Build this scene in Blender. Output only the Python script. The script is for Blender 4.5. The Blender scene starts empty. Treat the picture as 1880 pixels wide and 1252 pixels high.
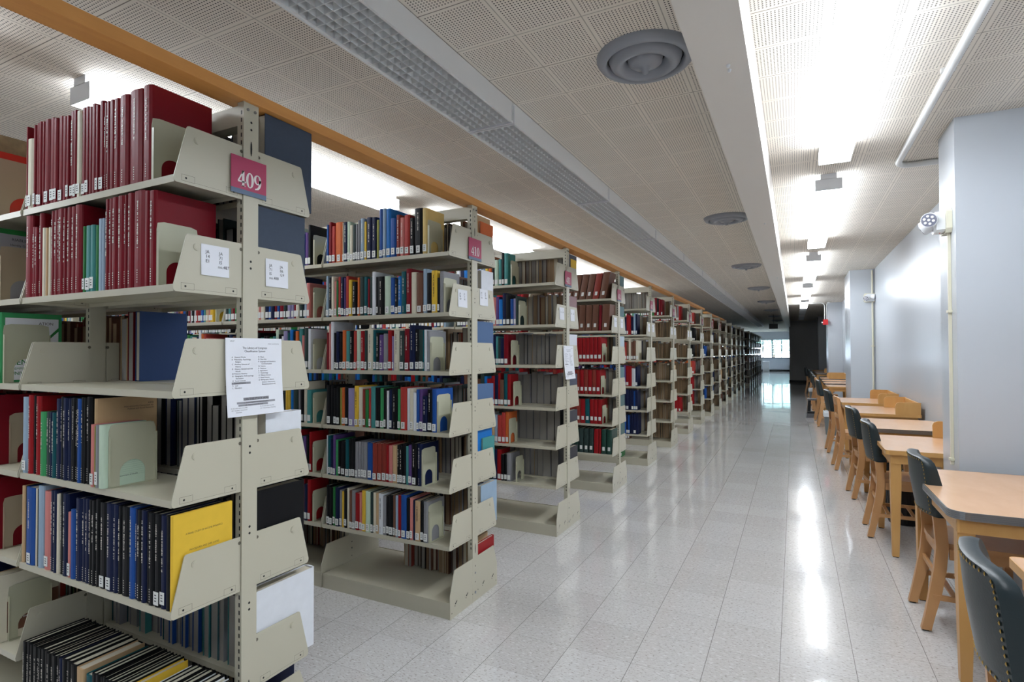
import bpy, math, random
from mathutils import Vector, Matrix
R = random.Random(7)
C = bpy.context.scene.collection
sc = bpy.context.scene

# ---------------------------------------------------------------- camera
FPX, YAW, PITCH, ROLL, CY, CAMH = 1022.423671, 0.469129, 0.016337, -0.003039, 629.780270, 1.425183
cam = bpy.data.cameras.new('camera'); cam.sensor_fit = 'HORIZONTAL'; cam.sensor_width = 36.0
cam.lens = 36.0 * FPX / 1880.0
cam.shift_y = (CY - 626.0) / 1880.0
cam.clip_start = 0.05; cam.clip_end = 400
camo = bpy.data.objects.new('camera', cam); C.objects.link(camo)
fw = Vector((-math.sin(YAW) * math.cos(PITCH), math.cos(YAW) * math.cos(PITCH), math.sin(PITCH)))
rt = Vector((math.cos(YAW), math.sin(YAW), 0)); up = rt.cross(fw)
cr, sr = math.cos(ROLL), math.sin(ROLL)
a_ = rt * cr + up * sr; b_ = up * cr - rt * sr
m = Matrix.Identity(4)
for i in range(3):
    m[i][0] = a_[i]; m[i][1] = b_[i]; m[i][2] = -fw[i]
m[2][3] = CAMH
camo.matrix_world = m
sc.camera = camo

# ---------------------------------------------------------------- world, exposure
sc.view_settings.view_transform = 'Standard'; sc.view_settings.look = 'None'
sc.view_settings.gamma = 1; sc.view_settings.use_curve_mapping = False
sc.view_settings.exposure = 1.48
LAMP = 7.6
w = bpy.data.worlds.new('world'); sc.world = w; w.use_nodes = True
w.node_tree.nodes['Background'].inputs[0].default_value = (0.70, 0.84, 1.0, 1)
w.node_tree.nodes['Background'].inputs[1].default_value = 6.5

# ---------------------------------------------------------------- helpers
def lin(c):
    return tuple(((v / 255.0) / 12.92 if v / 255.0 <= 0.04045 else ((v / 255.0 + 0.055) / 1.055) ** 2.4) for v in c) + (1.0,)
MATS = {}
def mat(name, rgb, rough=0.5, metal=0.0, emit=0.0, noise=0.0, nscale=40.0, spec=0.5, coat=0.0, bump=0.0, stretch=(1, 1, 1)):
    if name in MATS: return MATS[name]
    M = bpy.data.materials.new(name); M.use_nodes = True
    nt = M.node_tree; b = nt.nodes['Principled BSDF']
    col = lin(rgb)
    b.inputs['Base Color'].default_value = col
    b.inputs['Roughness'].default_value = rough
    b.inputs['Metallic'].default_value = metal
    b.inputs['Specular IOR Level'].default_value = spec
    b.inputs['Coat Weight'].default_value = coat
    if emit:
        b.inputs['Emission Color'].default_value = col
        b.inputs['Emission Strength'].default_value = emit
    if noise or bump:
        tc = nt.nodes.new('ShaderNodeTexCoord'); mp = nt.nodes.new('ShaderNodeMapping')
        mp.inputs['Scale'].default_value = stretch
        n = nt.nodes.new('ShaderNodeTexNoise'); n.inputs['Scale'].default_value = nscale; n.inputs['Detail'].default_value = 3
        nt.links.new(tc.outputs['Object'], mp.inputs[0]); nt.links.new(mp.outputs[0], n.inputs['Vector'])
        if noise:
            mx = nt.nodes.new('ShaderNodeMix'); mx.data_type = 'RGBA'
            mx.inputs['A'].default_value = tuple(max(0, v * (1 - noise)) for v in col[:3]) + (1,)
            mx.inputs['B'].default_value = tuple(min(1, v * (1 + noise)) for v in col[:3]) + (1,)
            nt.links.new(n.outputs['Fac'], mx.inputs['Factor']); nt.links.new(mx.outputs['Result'], b.inputs['Base Color'])
        if bump:
            bp = nt.nodes.new('ShaderNodeBump'); bp.inputs['Strength'].default_value = bump; bp.inputs['Distance'].default_value = 0.002
            nt.links.new(n.outputs['Fac'], bp.inputs['Height']); nt.links.new(bp.outputs[0], b.inputs['Normal'])
    MATS[name] = M
    return M

class MB:
    def __init__(s): s.v = []; s.f = []; s.mi = []; s.mats = []; s.sm = []
    def m(s, M):
        if M not in s.mats: s.mats.append(M)
        return s.mats.index(M)
    def add(s, vs, fs, M, smooth=False):
        k = len(s.v); i = s.m(M); s.v += [tuple(p) for p in vs]
        for f in fs: s.f.append(tuple(j + k for j in f)); s.mi.append(i); s.sm.append(smooth)
    def box(s, x0, x1, y0, y1, z0, z1, M, faces='all'):
        vs = [(x0,y0,z0),(x1,y0,z0),(x1,y1,z0),(x0,y1,z0),(x0,y0,z1),(x1,y0,z1),(x1,y1,z1),(x0,y1,z1)]
        s.add(vs, [(0,3,2,1),(4,5,6,7),(0,1,5,4),(1,2,6,5),(2,3,7,6),(3,0,4,7)], M)
    def prism(s, pts, axis, a, b, M, smooth=False):
        # pts 2D polygon; axis 'x': (y,z), 'y': (x,z), 'z': (x,y)
        n = len(pts)
        def P(p, t):
            return (t, p[0], p[1]) if axis == 'x' else ((p[0], t, p[1]) if axis == 'y' else (p[0], p[1], t))
        vs = [P(p, a) for p in pts] + [P(p, b) for p in pts]
        s.add(vs, [tuple(range(n)), tuple(range(2*n-1, n-1, -1))], M)
        s.add(vs, [(i, i+n, (i+1) % n + n, (i+1) % n) for i in range(n)], M, smooth)
    def strip(s, inner, outer, axis, a, b, M):
        # closed band between two equally long open paths, extruded a..b
        n = len(inner)
        def P(p, t):
            return (t, p[0], p[1]) if axis == 'x' else ((p[0], t, p[1]) if axis == 'y' else (p[0], p[1], t))
        vs = [P(p, a) for p in inner] + [P(p, a) for p in outer] + [P(p, b) for p in inner] + [P(p, b) for p in outer]
        fs = []
        for i in range(n-1):
            fs += [(i, i+1, n+i+1, n+i), (2*n+i, 3*n+i, 3*n+i+1, 2*n+i+1), (i, 2*n+i, 2*n+i+1, i+1), (n+i, n+i+1, 3*n+i+1, 3*n+i)]
        fs += [(0, n, 3*n, 2*n), (n-1, 3*n-1, 4*n-1, 2*n-1)]
        s.add(vs, fs, M)
    def tube(s, path, r, M, n=10, cap=True):
        path = [Vector(p) for p in path]; rings = []
        prev = None
        for i, p in enumerate(path):
            d = (path[min(i+1, len(path)-1)] - path[max(i-1, 0)]).normalized()
            u = d.orthogonal().normalized() if prev is None else (prev - d * prev.dot(d)).normalized()
            prev = u; v = d.cross(u)
            rr = r[i] if isinstance(r, (list, tuple)) else r
            rings.append([p + (u * math.cos(2*math.pi*k/n) + v * math.sin(2*math.pi*k/n)) * rr for k in range(n)])
        vs = [q for g in rings for q in g]
        fs = [(i*n+k, i*n+(k+1) % n, (i+1)*n+(k+1) % n, (i+1)*n+k) for i in range(len(path)-1) for k in range(n)]
        s.add(vs, fs, M, True)
        if cap: s.add(rings[0] + rings[-1], [tuple(range(n-1, -1, -1)), tuple(range(n, 2*n))], M)
    def lathe(s, prof, cx, cy, M, n=40, smooth=True):
        vs = [(cx + r*math.cos(2*math.pi*k/n), cy + r*math.sin(2*math.pi*k/n), z) for r, z in prof for k in range(n)]
        fs = [(i*n+k, i*n+(k+1) % n, (i+1)*n+(k+1) % n, (i+1)*n+k) for i in range(len(prof)-1) for k in range(n)]
        s.add(vs, fs, M, smooth)
    def sweep(s, path, M, smooth=False):
        # path: list of (cx,cy,z,hx,hy) rectangular sections stacked by z
        vs = []
        for cx, cy, z, hx, hy in path:
            vs += [(cx-hx,cy-hy,z),(cx+hx,cy-hy,z),(cx+hx,cy+hy,z),(cx-hx,cy+hy,z)]
        n = len(path); fs = [(0,3,2,1), (4*n-4,4*n-3,4*n-2,4*n-1)]
        for i in range(n-1):
            for k in range(4): fs.append((4*i+k, 4*i+(k+1) % 4, 4*i+4+(k+1) % 4, 4*i+4+k))
        s.add(vs, fs, M, smooth)
    def mesh(s, name):
        me = bpy.data.meshes.new(name); me.from_pydata(s.v, [], s.f)
        for M in s.mats: me.materials.append(M)
        me.polygons.foreach_set('material_index', s.mi); me.polygons.foreach_set('use_smooth', s.sm)
        me.update(); return me
    def build(s, name, parent=None, loc=None, rot=None):
        return place(s.mesh(name), name, parent, loc, rot)
def place(me, name, parent=None, loc=None, rot=None):
    o = bpy.data.objects.new(name, me); C.objects.link(o)
    if parent is not None: o.parent = parent
    if loc is not None: o.location = loc
    if rot is not None: o.rotation_euler = rot
    return o
def tag(o, label, cat, group=None, kind=None):
    o['label'] = label; o['category'] = cat
    if group: o['group'] = group
    if kind: o['kind'] = kind
    return o
def struct(o, name=None):
    o['kind'] = 'structure'; return o
def empty(name, loc=(0, 0, 0), rz=0.0):
    o = bpy.data.objects.new(name, None); o.empty_display_size = 0.05; C.objects.link(o); o.location = loc; o.rotation_euler = (0, 0, rz); return o
def copy_tree(o, parent=None):
    c = o.copy(); C.objects.link(c)
    c.parent = parent
    for ch in KIDS.get(o.name, []): copy_tree(ch, c)
    return c
KIDS = {}
def kids(root):
    KIDS.setdefault(root.name, [])
    for o in bpy.data.objects:
        if o.parent is not None: 
            L = KIDS.setdefault(o.parent.name, [])
            if o not in L: L.append(o)

ORD = 'first second third fourth fifth sixth seventh eighth ninth tenth eleventh twelfth thirteenth fourteenth fifteenth sixteenth seventeenth eighteenth nineteenth twentieth'.split()
def nth(i):
    if i < 20: return ORD[i]
    t, u = divmod(i + 1, 10)
    if u == 0: return {2: 'twentieth', 3: 'thirtieth', 4: 'fortieth'}[t]
    return {2: 'twenty', 3: 'thirty', 4: 'forty'}[t] + '-' + ORD[u-1]

# ---------------------------------------------------------------- text
TXT = {}
def text_geo(s_, bold=False):
    if s_ in TXT: return TXT[s_]
    cu = bpy.data.curves.new('lettering', 'FONT'); cu.body = s_; cu.size = 1.0; cu.resolution_u = 2
    if bold: cu.offset = 0.012
    ob = bpy.data.objects.new('lettering', cu)
    me = ob.to_mesh()
    vs = [(v.co.x, v.co.y) for v in me.vertices]; fs = [tuple(p.vertices) for p in me.polygons]
    ob.to_mesh_clear(); bpy.data.objects.remove(ob); bpy.data.curves.remove(cu)
    wd = max([v[0] for v in vs] or [0])
    TXT[s_] = (vs, fs, wd); return TXT[s_]
def put_text(mb, s_, org, u, v, size, M, align='l', xs=1.0, bold=False, maxw=None):
    vs, fs, wd = text_geo(s_, bold)
    if not vs: return
    if maxw and wd * size * xs > maxw: xs = maxw / (wd * size)
    off = {'l': 0, 'c': -wd/2, 'r': -wd}[align]
    org, u, v = Vector(org), Vector(u), Vector(v)
    mb.add([org + u * ((p[0] + off) * size * xs) + v * (p[1] * size) for p in vs], fs, M)
def ell(cx, cy, rx, ry, n=20, a0=0, a1=360):
    return [(cx + rx*math.cos(math.radians(a0+(a1-a0)*i/n)), cy + ry*math.sin(math.radians(a0+(a1-a0)*i/n))) for i in range(n+1)]
def band(mb, inner, outer, f, M):
    n = len(inner); mb.add([f(p) for p in inner] + [f(p) for p in outer], [(i, i+1, n+i+1, n+i) for i in range(n-1)], M)
def digit(mb, ch, f, M):
    # old style serif numerals in a unit box 0..0.6 x 0..1
    def poly(ps): mb.add([f(p) for p in ps], [tuple(range(len(ps)))], M)
    if ch == '0': band(mb, ell(.3,.5,.115,.43), ell(.3,.5,.29,.5), f, M)
    elif ch == '9':
        band(mb, ell(.29,.68,.11,.25), ell(.29,.68,.28,.32), f, M)
        band(mb, [(.40,.68),(.40,.45),(.35,.25),(.26,.13),(.10,.07)], [(.57,.68),(.57,.42),(.50,.2),(.36,.04),(.11,-.02)], f, M)
    elif ch == '4':
        poly([(.31,0),(.48,0),(.48,1),(.31,1)]); poly([(.02,.24),(.60,.24),(.60,.34),(.0,.34)])
        poly([(.0,.33),(.10,.33),(.46,1),(.35,1)]); poly([(.24,0),(.58,0),(.58,.05),(.24,.05)])
    elif ch == '1':
        poly([(.22,0),(.40,0),(.40,1),(.22,1)]); poly([(.1,0),(.52,0),(.52,.05),(.1,.05)]); poly([(.08,.82),(.24,.9),(.24,1),(.2,.96),(.08,.9)])
    else:
        vs, fs, wd = text_geo(ch, True)
        mb.add([f((p[0]*1.0/max(wd,.1)*.52+.04, p[1]/.73)) for p in vs], fs, M)
# ---------------------------------------------------------------- materials of the room
def ceiling_material():
    M = bpy.data.materials.new('perforated_tile'); M.use_nodes = True; nt = M.node_tree; b = nt.nodes['Principled BSDF']
    tc = nt.nodes.new('ShaderNodeTexCoord'); sp = nt.nodes.new('ShaderNodeSeparateXYZ'); nt.links.new(tc.outputs['Object'], sp.inputs[0])
    def mth(op, a, bb=None, c=None):
        n = nt.nodes.new('ShaderNodeMath'); n.operation = op
        for i, q in enumerate((a, bb, c)):
            if q is None: continue
            if isinstance(q, (int, float)): n.inputs[i].default_value = q
            else: nt.links.new(q, n.inputs[i])
        return n.outputs[0]
    T = 0.3048
    def axis(o, off):
        s = mth('DIVIDE', mth('SUBTRACT', o, off), T)
        fr = mth('FRACT', s)
        edge = mth('MINIMUM', fr, mth('SUBTRACT', 1.0, fr))           # distance to seam in tiles
        inn = mth('GREATER_THAN', edge, 0.045)
        g = mth('FRACT', mth('MULTIPLY', mth('SUBTRACT', fr, 0.05), 19/0.9))
        return s, edge, inn, mth('SUBTRACT', g, 0.5)
    sx, ex, ix, gx = axis(sp.outputs['X'], -2.30); sy, ey, iy, gy = axis(sp.outputs['Y'], 2.177)
    d = mth('SQRT', mth('ADD', mth('MULTIPLY', gx, gx), mth('MULTIPLY', gy, gy)))
    dot = mth('MULTIPLY', mth('LESS_THAN', d, 0.23), mth('MULTIPLY', ix, iy))
    seam = mth('LESS_THAN', mth('MINIMUM', ex, ey), 0.0075)
    # every second seam is an open panel joint, darker
    sy2 = mth('FRACT', mth('MULTIPLY', mth('ADD', sy, 0.5), 0.5)); joint = mth('MULTIPLY', mth('LESS_THAN', ey, 0.006), mth('GREATER_THAN', sy2, 0.5))
    nz = nt.nodes.new('ShaderNodeTexNoise'); nz.inputs['Scale'].default_value = 0.8; nt.links.new(tc.outputs['Object'], nz.inputs['Vector'])
    def mix(f, A, B):
        n = nt.nodes.new('ShaderNodeMix'); n.data_type = 'RGBA'
        nt.links.new(f, n.inputs['Factor'])
        for k, q in (('A', A), ('B', B)):
            if isinstance(q, tuple): n.inputs[k].default_value = q
            else: nt.links.new(q, n.inputs[k])
        return n.outputs['Result']
    c = mix(nz.outputs['Fac'], lin((226, 216, 202)), lin((236, 229, 218)))
    c = mix(seam, c, lin((178, 170, 158))); c = mix(joint, c, lin((120, 112, 102))); c = mix(dot, c, lin((60, 54, 48)))
    nt.links.new(c, b.inputs['Base Color']); b.inputs['Roughness'].default_value = 0.85
    return M
def floor_material():
    M = bpy.data.materials.new('vinyl_tile'); M.use_nodes = True; nt = M.node_tree; b = nt.nodes['Principled BSDF']
    tc = nt.nodes.new('ShaderNodeTexCoord'); sp = nt.nodes.new('ShaderNodeSeparateXYZ'); nt.links.new(tc.outputs['Object'], sp.inputs[0])
    def mth(op, a, bb=None):
        n = nt.nodes.new('ShaderNodeMath'); n.operation = op
        for i, q in enumerate((a, bb)):
            if q is None: continue
            if isinstance(q, (int, float)): n.inputs[i].default_value = q
            else: nt.links.new(q, n.inputs[i])
        return n.outputs[0]
    T = 0.3048
    def ax(o, off):
        s = mth('DIVIDE', mth('SUBTRACT', o, off), T); fr = mth('FRACT', s)
        return mth('FLOOR', s), mth('MINIMUM', fr, mth('SUBTRACT', 1.0, fr))
    fx, ex = ax(sp.outputs['X'], -0.073); fy, ey = ax(sp.outputs['Y'], 2.846)
    sx = mth('LESS_THAN', ex, 0.0045); sy = mth('LESS_THAN', ey, 0.0035)
    def mix(f, A, B):
        n = nt.nodes.new('ShaderNodeMix'); n.data_type = 'RGBA'
        if isinstance(f, float): n.inputs['Factor'].default_value = f
        else: nt.links.new(f, n.inputs['Factor'])
        for k, q in (('A', A), ('B', B)):
            if isinstance(q, tuple): n.inputs[k].default_value = q
            else: nt.links.new(q, n.inputs[k])
        return n.outputs['Result']
    # per tile tone
    cx = nt.nodes.new('ShaderNodeCombineXYZ'); nt.links.new(fx, cx.inputs[0]); nt.links.new(fy, cx.inputs[1])
    wn = nt.nodes.new('ShaderNodeTexWhiteNoise'); nt.links.new(cx.outputs[0], wn.inputs['Vector'])
    mp = nt.nodes.new('ShaderNodeMapping'); mp.inputs['Scale'].default_value = (1.0, 2.6, 1); nt.links.new(tc.outputs['Object'], mp.inputs[0])
    n1 = nt.nodes.new('ShaderNodeTexNoise'); n1.inputs['Scale'].default_value = 62; n1.inputs['Detail'].default_value = 3; nt.links.new(mp.outputs[0], n1.inputs['Vector'])
    r1 = nt.nodes.new('ShaderNodeValToRGB'); r1.color_ramp.elements[0].position = 0.34; r1.color_ramp.elements[1].position = 0.43
    r1.color_ramp.elements[0].color = (1, 1, 1, 1); r1.color_ramp.elements[1].color = (0, 0, 0, 1); nt.links.new(n1.outputs['Fac'], r1.inputs[0])
    n2 = nt.nodes.new('ShaderNodeTexNoise'); n2.inputs['Scale'].default_value = 35; n2.inputs['Detail'].default_value = 2; nt.links.new(mp.outputs[0], n2.inputs['Vector'])
    r2 = nt.nodes.new('ShaderNodeValToRGB'); r2.color_ramp.elements[0].position = 0.55; r2.color_ramp.elements[1].position = 0.7; nt.links.new(n2.outputs['Fac'], r2.inputs[0])
    c = mix(wn.outputs['Value'], lin((196, 193, 190)), lin((205, 203, 201)))
    c = mix(r2.outputs['Color'], c, lin((216, 215, 214))); c = mix(r1.outputs['Color'], c, lin((160, 153, 148)))
    c = mix(sx, c, lin((134, 130, 127))); c = mix(sy, c, lin((164, 160, 157)))
    nt.links.new(c, b.inputs['Base Color'])
    b.inputs['Roughness'].default_value = 0.2; b.inputs['Coat Weight'].default_value = 0.8; b.inputs['Coat Roughness'].default_value = 0.05; b.inputs['Specular IOR Level'].default_value = 0.12
    n3 = nt.nodes.new('ShaderNodeTexNoise'); n3.inputs['Scale'].default_value = 9; n3.inputs['Detail'].default_value = 3; nt.links.new(tc.outputs['Object'], n3.inputs['Vector'])
    bp = nt.nodes.new('ShaderNodeBump'); bp.inputs['Strength'].default_value = 0.12; bp.inputs['Distance'].default_value = 0.004
    # each tile lies very slightly out of level
    ge = nt.nodes.new('ShaderNodeNewGeometry')
    s1 = nt.nodes.new('ShaderNodeVectorMath'); s1.operation = 'SUBTRACT'; nt.links.new(wn.outputs['Color'], s1.inputs[0]); s1.inputs[1].default_value = (.5, .5, .5)
    s2 = nt.nodes.new('ShaderNodeVectorMath'); s2.operation = 'MULTIPLY'; nt.links.new(s1.outputs[0], s2.inputs[0]); s2.inputs[1].default_value = (.008, .008, 0)
    s3 = nt.nodes.new('ShaderNodeVectorMath'); s3.operation = 'ADD'; nt.links.new(ge.outputs['Normal'], s3.inputs[0]); nt.links.new(s2.outputs[0], s3.inputs[1])
    s4 = nt.nodes.new('ShaderNodeVectorMath'); s4.operation = 'NORMALIZE'; nt.links.new(s3.outputs[0], s4.inputs[0]); nt.links.new(s4.outputs[0], bp.inputs['Normal'])
    nt.links.new(n3.outputs['Fac'], bp.inputs['Height']); nt.links.new(bp.outputs[0], b.inputs['Normal']); nt.links.new(bp.outputs[0], b.inputs['Coat Normal'])
    return M
def wood_material(name, c1, c2, rough=0.4, scale=(1, 12, 12)):
    M = bpy.data.materials.new(name); M.use_nodes = True; nt = M.node_tree; b = nt.nodes['Principled BSDF']
    tc = nt.nodes.new('ShaderNodeTexCoord'); mp = nt.nodes.new('ShaderNodeMapping'); mp.inputs['Scale'].default_value = scale
    n = nt.nodes.new('ShaderNodeTexNoise'); n.inputs['Scale'].default_value = 4; n.inputs['Detail'].default_value = 6; n.inputs['Distortion'].default_value = 0.6
    nt.links.new(tc.outputs['Object'], mp.inputs[0]); nt.links.new(mp.outputs[0], n.inputs['Vector'])
    mx = nt.nodes.new('ShaderNodeMix'); mx.data_type = 'RGBA'; mx.inputs['A'].default_value = lin(c1); mx.inputs['B'].default_value = lin(c2)
    nt.links.new(n.outputs['Fac'], mx.inputs['Factor']); nt.links.new(mx.outputs['Result'], b.inputs['Base Color']); b.inputs['Roughness'].default_value = rough
    return M
M_ceil = ceiling_material(); M_floor = floor_material()
M_wall = mat('wall_paint', (195, 200, 206), 0.26, spec=0.5, bump=0.25, nscale=30, stretch=(1, 1, .15))
M_beam = mat('beam_paint', (222, 216, 208), 0.5)
M_darkwall = mat('end_wall_paint', (190, 190, 188), 0.5)
M_white = mat('white_enamel', (226, 228, 230), 0.35)
M_fixgrey = mat('fixture_grey', (226, 228, 232), 0.4)
M_lamp = mat('lamp_lens', (238, 246, 255), 0.4, emit=LAMP)
M_lamps = mat('lamp_lens_side', (238, 246, 255), 0.4, emit=LAMP*.48)
M_lampoff = mat('lamp_lens_off', (225, 228, 230), 0.35)
M_louv = mat('louver_metal', (232, 234, 234), 0.35)
M_diff = mat('vent_grey', (150, 154, 162), 0.38)
M_black = mat('black', (12, 12, 13), 0.5)
M_rubber = mat('rubber', (30, 30, 32), 0.7)
M_oak = wood_material('pine_board', (228, 164, 90), (204, 138, 70), 0.45, (8, 1, 8))
M_maple = wood_material('maple', (214, 168, 104), (196, 144, 82), 0.35, (3, 3, .7))
M_chairwood = wood_material('beech', (208, 160, 110), (188, 138, 90), 0.35, (4, 4, .8))
M_lam = wood_material('birch_laminate', (224, 182, 146), (208, 164, 126), 0.22, (3, 1.2, 1))
M_vinyl = mat('dark_green_vinyl', (24, 38, 42), 0.36, bump=0.15, nscale=120)
M_brass = mat('brass', (205, 168, 80), 0.3, metal=0.9)
M_steel = mat('steel_band', (150, 152, 156), 0.25, metal=0.8)
M_tan = mat('stack_enamel', (191, 186, 166), 0.32, noise=0.03, nscale=3)
M_tand = mat('stack_shadow_line', (96, 90, 76), 0.6)
M_paper = mat('paper', (232, 234, 240), 0.7)
M_ink = mat('ink', (38, 38, 44), 0.7)
M_hl = mat('highlight_grey', (150, 150, 156), 0.7)

# ---------------------------------------------------------------- room shell
CZ = 2.82; XL = -13.0; YB = -3.2; YE = 43.5
mb = MB(); mb.box(XL-.3, 1.6, YB-.2, YE+.2, -0.2, 0, M_floor); struct(mb.build('floor'))
mb = MB(); mb.box(XL-.3, 1.6, YB-.2, YE+.2, CZ, CZ+.2, M_ceil); struct(mb.build('ceiling'))
mb = MB(); mb.box(1.225, 1.5, YB, 28.8, 0, CZ, M_wall); struct(mb.build('wall_right'))
mb = MB(); mb.box(XL-.2, XL, YB, YE, 0, CZ, M_wall); struct(mb.build('wall_left'))
mb = MB(); mb.box(XL, 1.225, YB-.15, YB, 0, CZ, M_wall); struct(mb.build('wall_back'))
mb = MB(); mb.box(-0.2, 1.225, 28.6, 28.8, 0, CZ, M_darkwall); mb.box(-0.2, 0.0, 28.8, YE, 0, CZ, M_wall); struct(mb.build('wall_end'))
mb = MB(); mb.box(-0.2, 1.22, 28.58, 28.599, 0, .1, M_black); mb.box(-0.22, -0.201, 28.6, YE, 0, .1, M_black); struct(mb.build('baseboard_end'))
for i, (ya, yb) in enumerate(((4.15, 4.55), (11.2, 12.3), (18.3, 19.3), (25.3, 26.3))):
    mb = MB(); mb.box(0.865, 1.224, ya, yb, 0, CZ, M_wall); struct(mb.build('trim_%d' % (i+2)))
mb = MB(); mb.box(-0.343, -0.148, YB, 36, 2.55, CZ-.001, M_beam)
for yy in (2.32, 2.36, 5.35, 9.4, 13.5, 17.6): mb.lathe([(0, 2.540), (.006, 2.541), (.008, 2.5501)], -.22, yy, M_white, 10)
struct(mb.build('trim_1'))
# window wall at the far end
mb = MB(); mb.box(XL, -0.2, YE, YE+.2, 0, .965, M_wall); mb.box(XL, -0.2, YE, YE+.2, 2.27, CZ, M_wall)
mb.box(XL, XL+.4, YE, YE+.2, .965, 2.27, M_wall); struct(mb.build('wall_window'))
mb = MB(); mb.box(XL, -0.22, YE-.02, YE-.001, 0, .14, M_black); struct(mb.build('baseboard_window'))
M_frame = mat('window_frame', (120, 128, 138), 0.4, metal=.3)
M_glass = bpy.data.materials.new('window_glass'); M_glass.use_nodes = True
_b = M_glass.node_tree.nodes['Principled BSDF']; _b.inputs['Transmission Weight'].default_value = 1; _b.inputs['Roughness'].default_value = 0; _b.inputs['IOR'].default_value = 1.02; _b.inputs['Base Color'].default_value = (.96, .98, 1, 1)
wx = -0.2; k = 0
while wx - .6 > XL + .4:
    x0, x1 = wx - .595, wx
    mb = MB(); mb.box(x0, x0+.035, YE+.04, YE+.1, .965, 2.27, M_frame); mb.box(x1-.035, x1, YE+.04, YE+.1, .965, 2.27, M_frame)
    mb.box(x0, x1, YE+.04, YE+.1, .965, 1.0, M_frame); mb.box(x0, x1, YE+.04, YE+.1, 2.235, 2.27, M_frame)
    k += 1; o = struct(mb.build('window_%d' % k))
    g = MB(); g.box(x0+.03, x1-.03, YE+.066, YE+.072, 1.0, 2.235, M_glass); g.build('window_pane', o)
    wx -= .6
mb = MB(); mb.box(XL+.4, -0.2, YE-.03, YE+.03, .94, .966, M_frame); struct(mb.build('trim_6'))
# outdoors: lawn and trees
mb = MB(); mb.box(-60, 40, YE+.3, 110, -.5, -.3, mat('lawn', (112, 120, 108), .9, noise=.3, nscale=3)); struct(mb.build('ground_outside'))
M_leaf = mat('leaves', (128, 164, 150), .6, noise=.5, nscale=2.0); M_leaf2 = mat('leaves_pale', (168, 194, 184), .6, noise=.4, nscale=2.0); M_bark = mat('bark', (96, 84, 74), .9)
for i, (tx, ty, h, rr, ML, lb) in enumerate([(-1.6, 52, 5.2, 1.6, M_leaf2, 'pale green leafy tree outside the far window, to the right'), (-4.4, 54, 5.6, 2.0, M_leaf, 'darker green leafy tree outside the far window, to the left'), (-0.2, 58, 6.0, 2.0, M_leaf, 'green tree behind the others outside the far window')]):
    t = empty('tree', (tx, ty, -.3)); tag(t, lb, 'tree', 'trees outside the far window')
    a = MB(); a.tube([(0, 0, 0), (.05, 0, h*.4), (0, .1, h*.8)], [.16, .12, .04], M_bark); a.build('trunk', t)
    a = MB(); rr_ = random.Random(i)
    for q in range(2600):
        d = Vector((rr_.gauss(0, 1), rr_.gauss(0, 1), rr_.gauss(0, 1))).normalized() * rr * (rr_.random() ** .4)
        p = Vector((0, 0, h*.62)) + Vector((d.x, d.y, d.z*1.15)); s = rr_.uniform(.07, .16)
        u = Vector((rr_.gauss(0, 1), rr_.gauss(0, 1), rr_.gauss(0, 1))).normalized(); v = u.orthogonal().normalized()
        a.add([p-u*s, p+v*s*.5, p+u*s, p-v*s*.5], [(0, 1, 2, 3)], ML)
    a.build('crown', t)

# ---------------------------------------------------------------- ceiling lights
def lens_fixture(x0, x1, y0, y1, lit, label, group):
    t = empty('ceiling_light', ((x0+x1)/2, (y0+y1)/2, CZ)); tag(t, label, 'light', group)
    hw, hl = (x1-x0)/2, (y1-y0)/2
    a = MB(); a.box(-hw*.62, hw*.62, -hl, hl, -.042, 0, M_white); a.build('housing', t)
    a = MB(); a.box(-hw, hw, -hl+.004, hl-.004, -.115, -.042, M_lamps if lit else M_lampoff); a.box(-hw, hw, -hl+.004, hl-.004, -.126, -.1151, M_lamp if lit else M_lampoff); a.build('lens', t)
    for s in (-1, 1):
        a = MB(); y = s*hl; a.box(-hw-.002, hw+.002, min(y, y-s*.004), max(y, y-s*.004), -.128, -.04, M_fixgrey); a.box(-hw*.6, hw*.6, min(y, y-s*.004)-.001, max(y, y-s*.004)+.001, -.04, -.001, M_fixgrey)
        a.build('end_cap', t)
    return t
rowC = [(-1.55, .9), (1.35, 4.32), (5.01, 7.8), (8.88, 11.68), (12.6, 15.4), (16.2, 18.6), (19.3, 22.0), (22.8, 25.5)]  # first fixture is out of view, added as fill from behind the camera
for i, (a, b) in enumerate(rowC):
    lb = ['lit ceiling light over the tables just behind the viewpoint', 'lit wraparound ceiling light over the nearest table, cut off at the top edge', 'lit wraparound ceiling light, second in the row over the study tables', 'lit wraparound ceiling light, third in the row over the study tables', 'lit wraparound ceiling light, fourth in the row over the study tables', 'last lit wraparound ceiling light before the dark end wall', 'unlit ceiling light just beyond the last lit one on the right', 'unlit ceiling light nearest the dark end wall'][i]
    lens_fixture(.163, .345, a, b, i < 6, lb, 'ceiling lights over the study tables')
rowB = [(-1.38, 1.05), (1.50, 3.94), (4.40, 6.84), (7.30, 9.74), (10.2, 12.64)]
for i, (a, b) in enumerate(rowB):
    lens_fixture(-3.285, -3.115, a, b, True, 'lit ceiling light above the stacks, ' + ['outside the left edge of the view', 'its end showing over the maroon volumes of bookstack 409', 'showing between bookstacks 410 and 411', 'showing above bookstack 412', 'farthest of the lit ones above the stacks'][i], 'lit ceiling lights above the stacks')
for j, x in enumerate((-6.5, -9.7)):  # unseen rows, added to light the stacks from farther left
    for i, (a, b) in enumerate(rowB):
        lens_fixture(x-.085, x+.085, a, b, True, 'lit ceiling light deep in the stacks, %s row, %s from the front' % (('nearer', 'farther')[j], nth(i)), 'ceiling lights deep in the stacks')
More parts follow.
